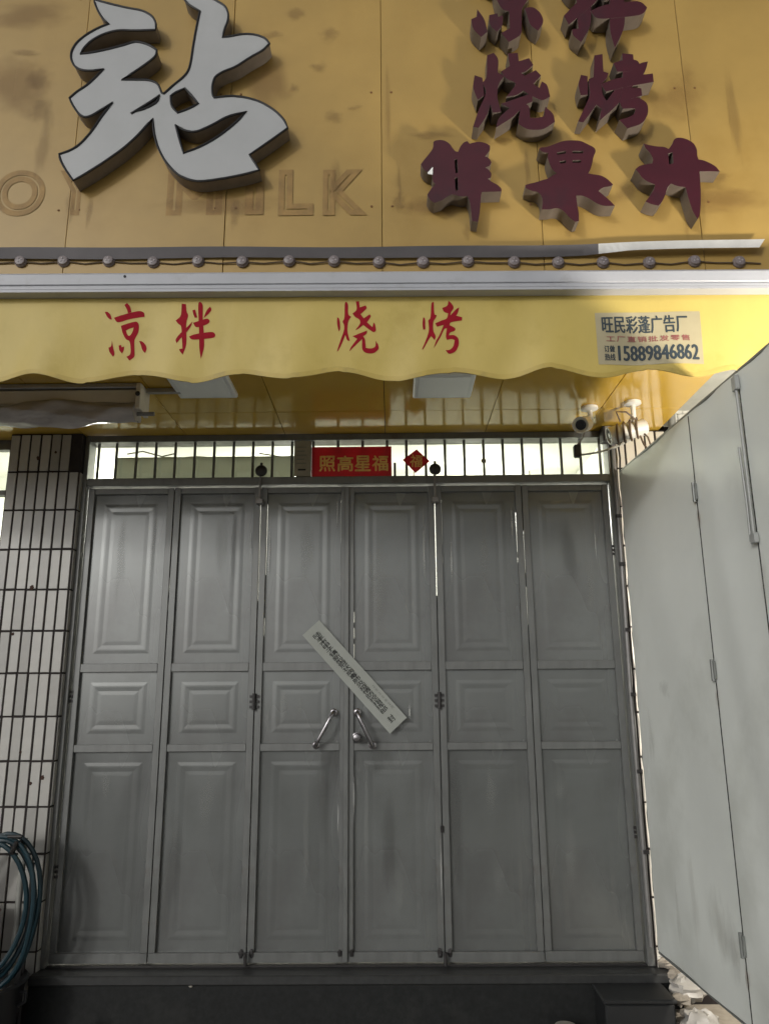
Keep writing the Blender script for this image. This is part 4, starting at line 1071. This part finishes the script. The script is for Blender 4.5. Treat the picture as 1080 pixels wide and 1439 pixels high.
bk_ = thing('red_bucket', 'dark red plastic bucket behind the hose coil at the left edge', 'bucket', (-2.06, 4.06, .30))
MB().lathe((-2.06, 4.06, .32), (0, 0, 1), [(.10, 0), (.13, .26), (.14, .28), (.13, .285), (.12, .26), (.09, .02)], 22).build('tub', 'dark_red', bk_, smooth=True)
MB().tube([(-2.19, 4.06, .60), (-2.15, 4.04, .70), (-2.06, 4.03, .745), (-1.97, 4.04, .70), (-1.93, 4.06, .60)], .005, 6).build('handle', 'black_plastic', bk_)
cr = thing('black_tub', 'black plastic tub under the hose coil in the bottom left corner', 'tub', (-2.0, 4.05, .02))
MB().lathe((-2.0, 4.05, .02), (0, 0, 1), [(.19, 0), (.23, .26), (.245, .28), (.235, .292), (.21, .26), (.18, .02)], 24).build('body', 'black_plastic', cr, smooth=True)
MB().tube([(-1.78, 4.05, .26), (-1.745, 4.05, .26), (-1.745, 4.05, .22), (-1.78, 4.05, .20)], .008, 6).build('grip', 'black_plastic', cr)
tag(MB().blob((-1.49, 4.18, .046), .040, .03, .028, .18, n=10, seed=4).build('pebble', 'pale_stone', smooth=True), 'pale pebble on the ground near the bottom left', 'stone')
p = atY(268, 1386, 4.262); tag(MB().blob((p.x, 4.265, p.z), .010, .008, .009, .1, seed=9).build('gum_spot', 'pale_stone', smooth=True), 'tiny pale spot stuck on the step riser', 'spot')
tb = thing('plastic_bowl', 'upturned pale bowl at the bottom edge in front of the step', 'bowl', (.803, 4.12, .02))
MB().lathe((.803, 4.12, .022), (0, 0, 1), [(.085, 0), (.088, .012), (.078, .035), (.055, .058), (.050, .066), (.012, .067)], 22).build('shell', 'pale_stone', tb, smooth=True)
cx = thing('dark_crate', 'low dark box in front of the step at the lower right', 'box', (1.13, 4.12, .02))
MB().box(.975, 1.30, 4.03, 4.235, .021, .205).build('body', 'crate', cx, bevel=0.008)
MB().box(.965, 1.31, 4.02, 4.245, .206, .226).build('lid', 'crate', cx, bevel=0.006)
rd = random.Random(3)
def bagm(c, r, seed):
    return MB().blob(c, r * 1.15, r, r * .8, .20, n=18, m=12, seed=seed)
for k, (c, r, lab) in enumerate((((1.385, 4.42, .31), .075, 'crumpled white plastic bag nearest the door corner under the gate sheets'), ((1.42, 4.20, .215), .07, 'crumpled white plastic bag in the middle of the litter under the gate sheets'),
                                 ((1.40, 4.00, .13), .075, 'crumpled white plastic bag lowest in the litter under the gate sheets'))):
    tag(bagm(c, r, 20 + k).build('plastic_bag', 'bag', smooth=True), lab, 'bag', 'litter under the gate')
labs = ['broken brick chunk at the foot of the white pillar', 'flat broken tile piece under the gate edge', 'small grey rubble lump between the bags', 'brown rubble lump under the gate', 'sharp tile shard leaning by the white pillar', 'rubble lump nearest the dark box']
for k, lab in enumerate(labs):
    c = (1.36 + .03 * (k % 3), 4.33 - .062 * k, .10 + .19 - .035 * k)
    r = .04 + .012 * rd.random()
    tag(MB().blob(c, r, r * .9, r * .6, .35, n=7, m=5, seed=60 + k).build('rubble_lump', 'rubble'), lab, 'rubble', 'rubble under the gate')
plm = MB().box(1.325, 2.0, 3.8, 4.34, .021, .10); tag(plm.build('plinth', 'rubble', bevel=.01), 'low pale plinth under the white pillar behind the gate sheets', 'plinth')
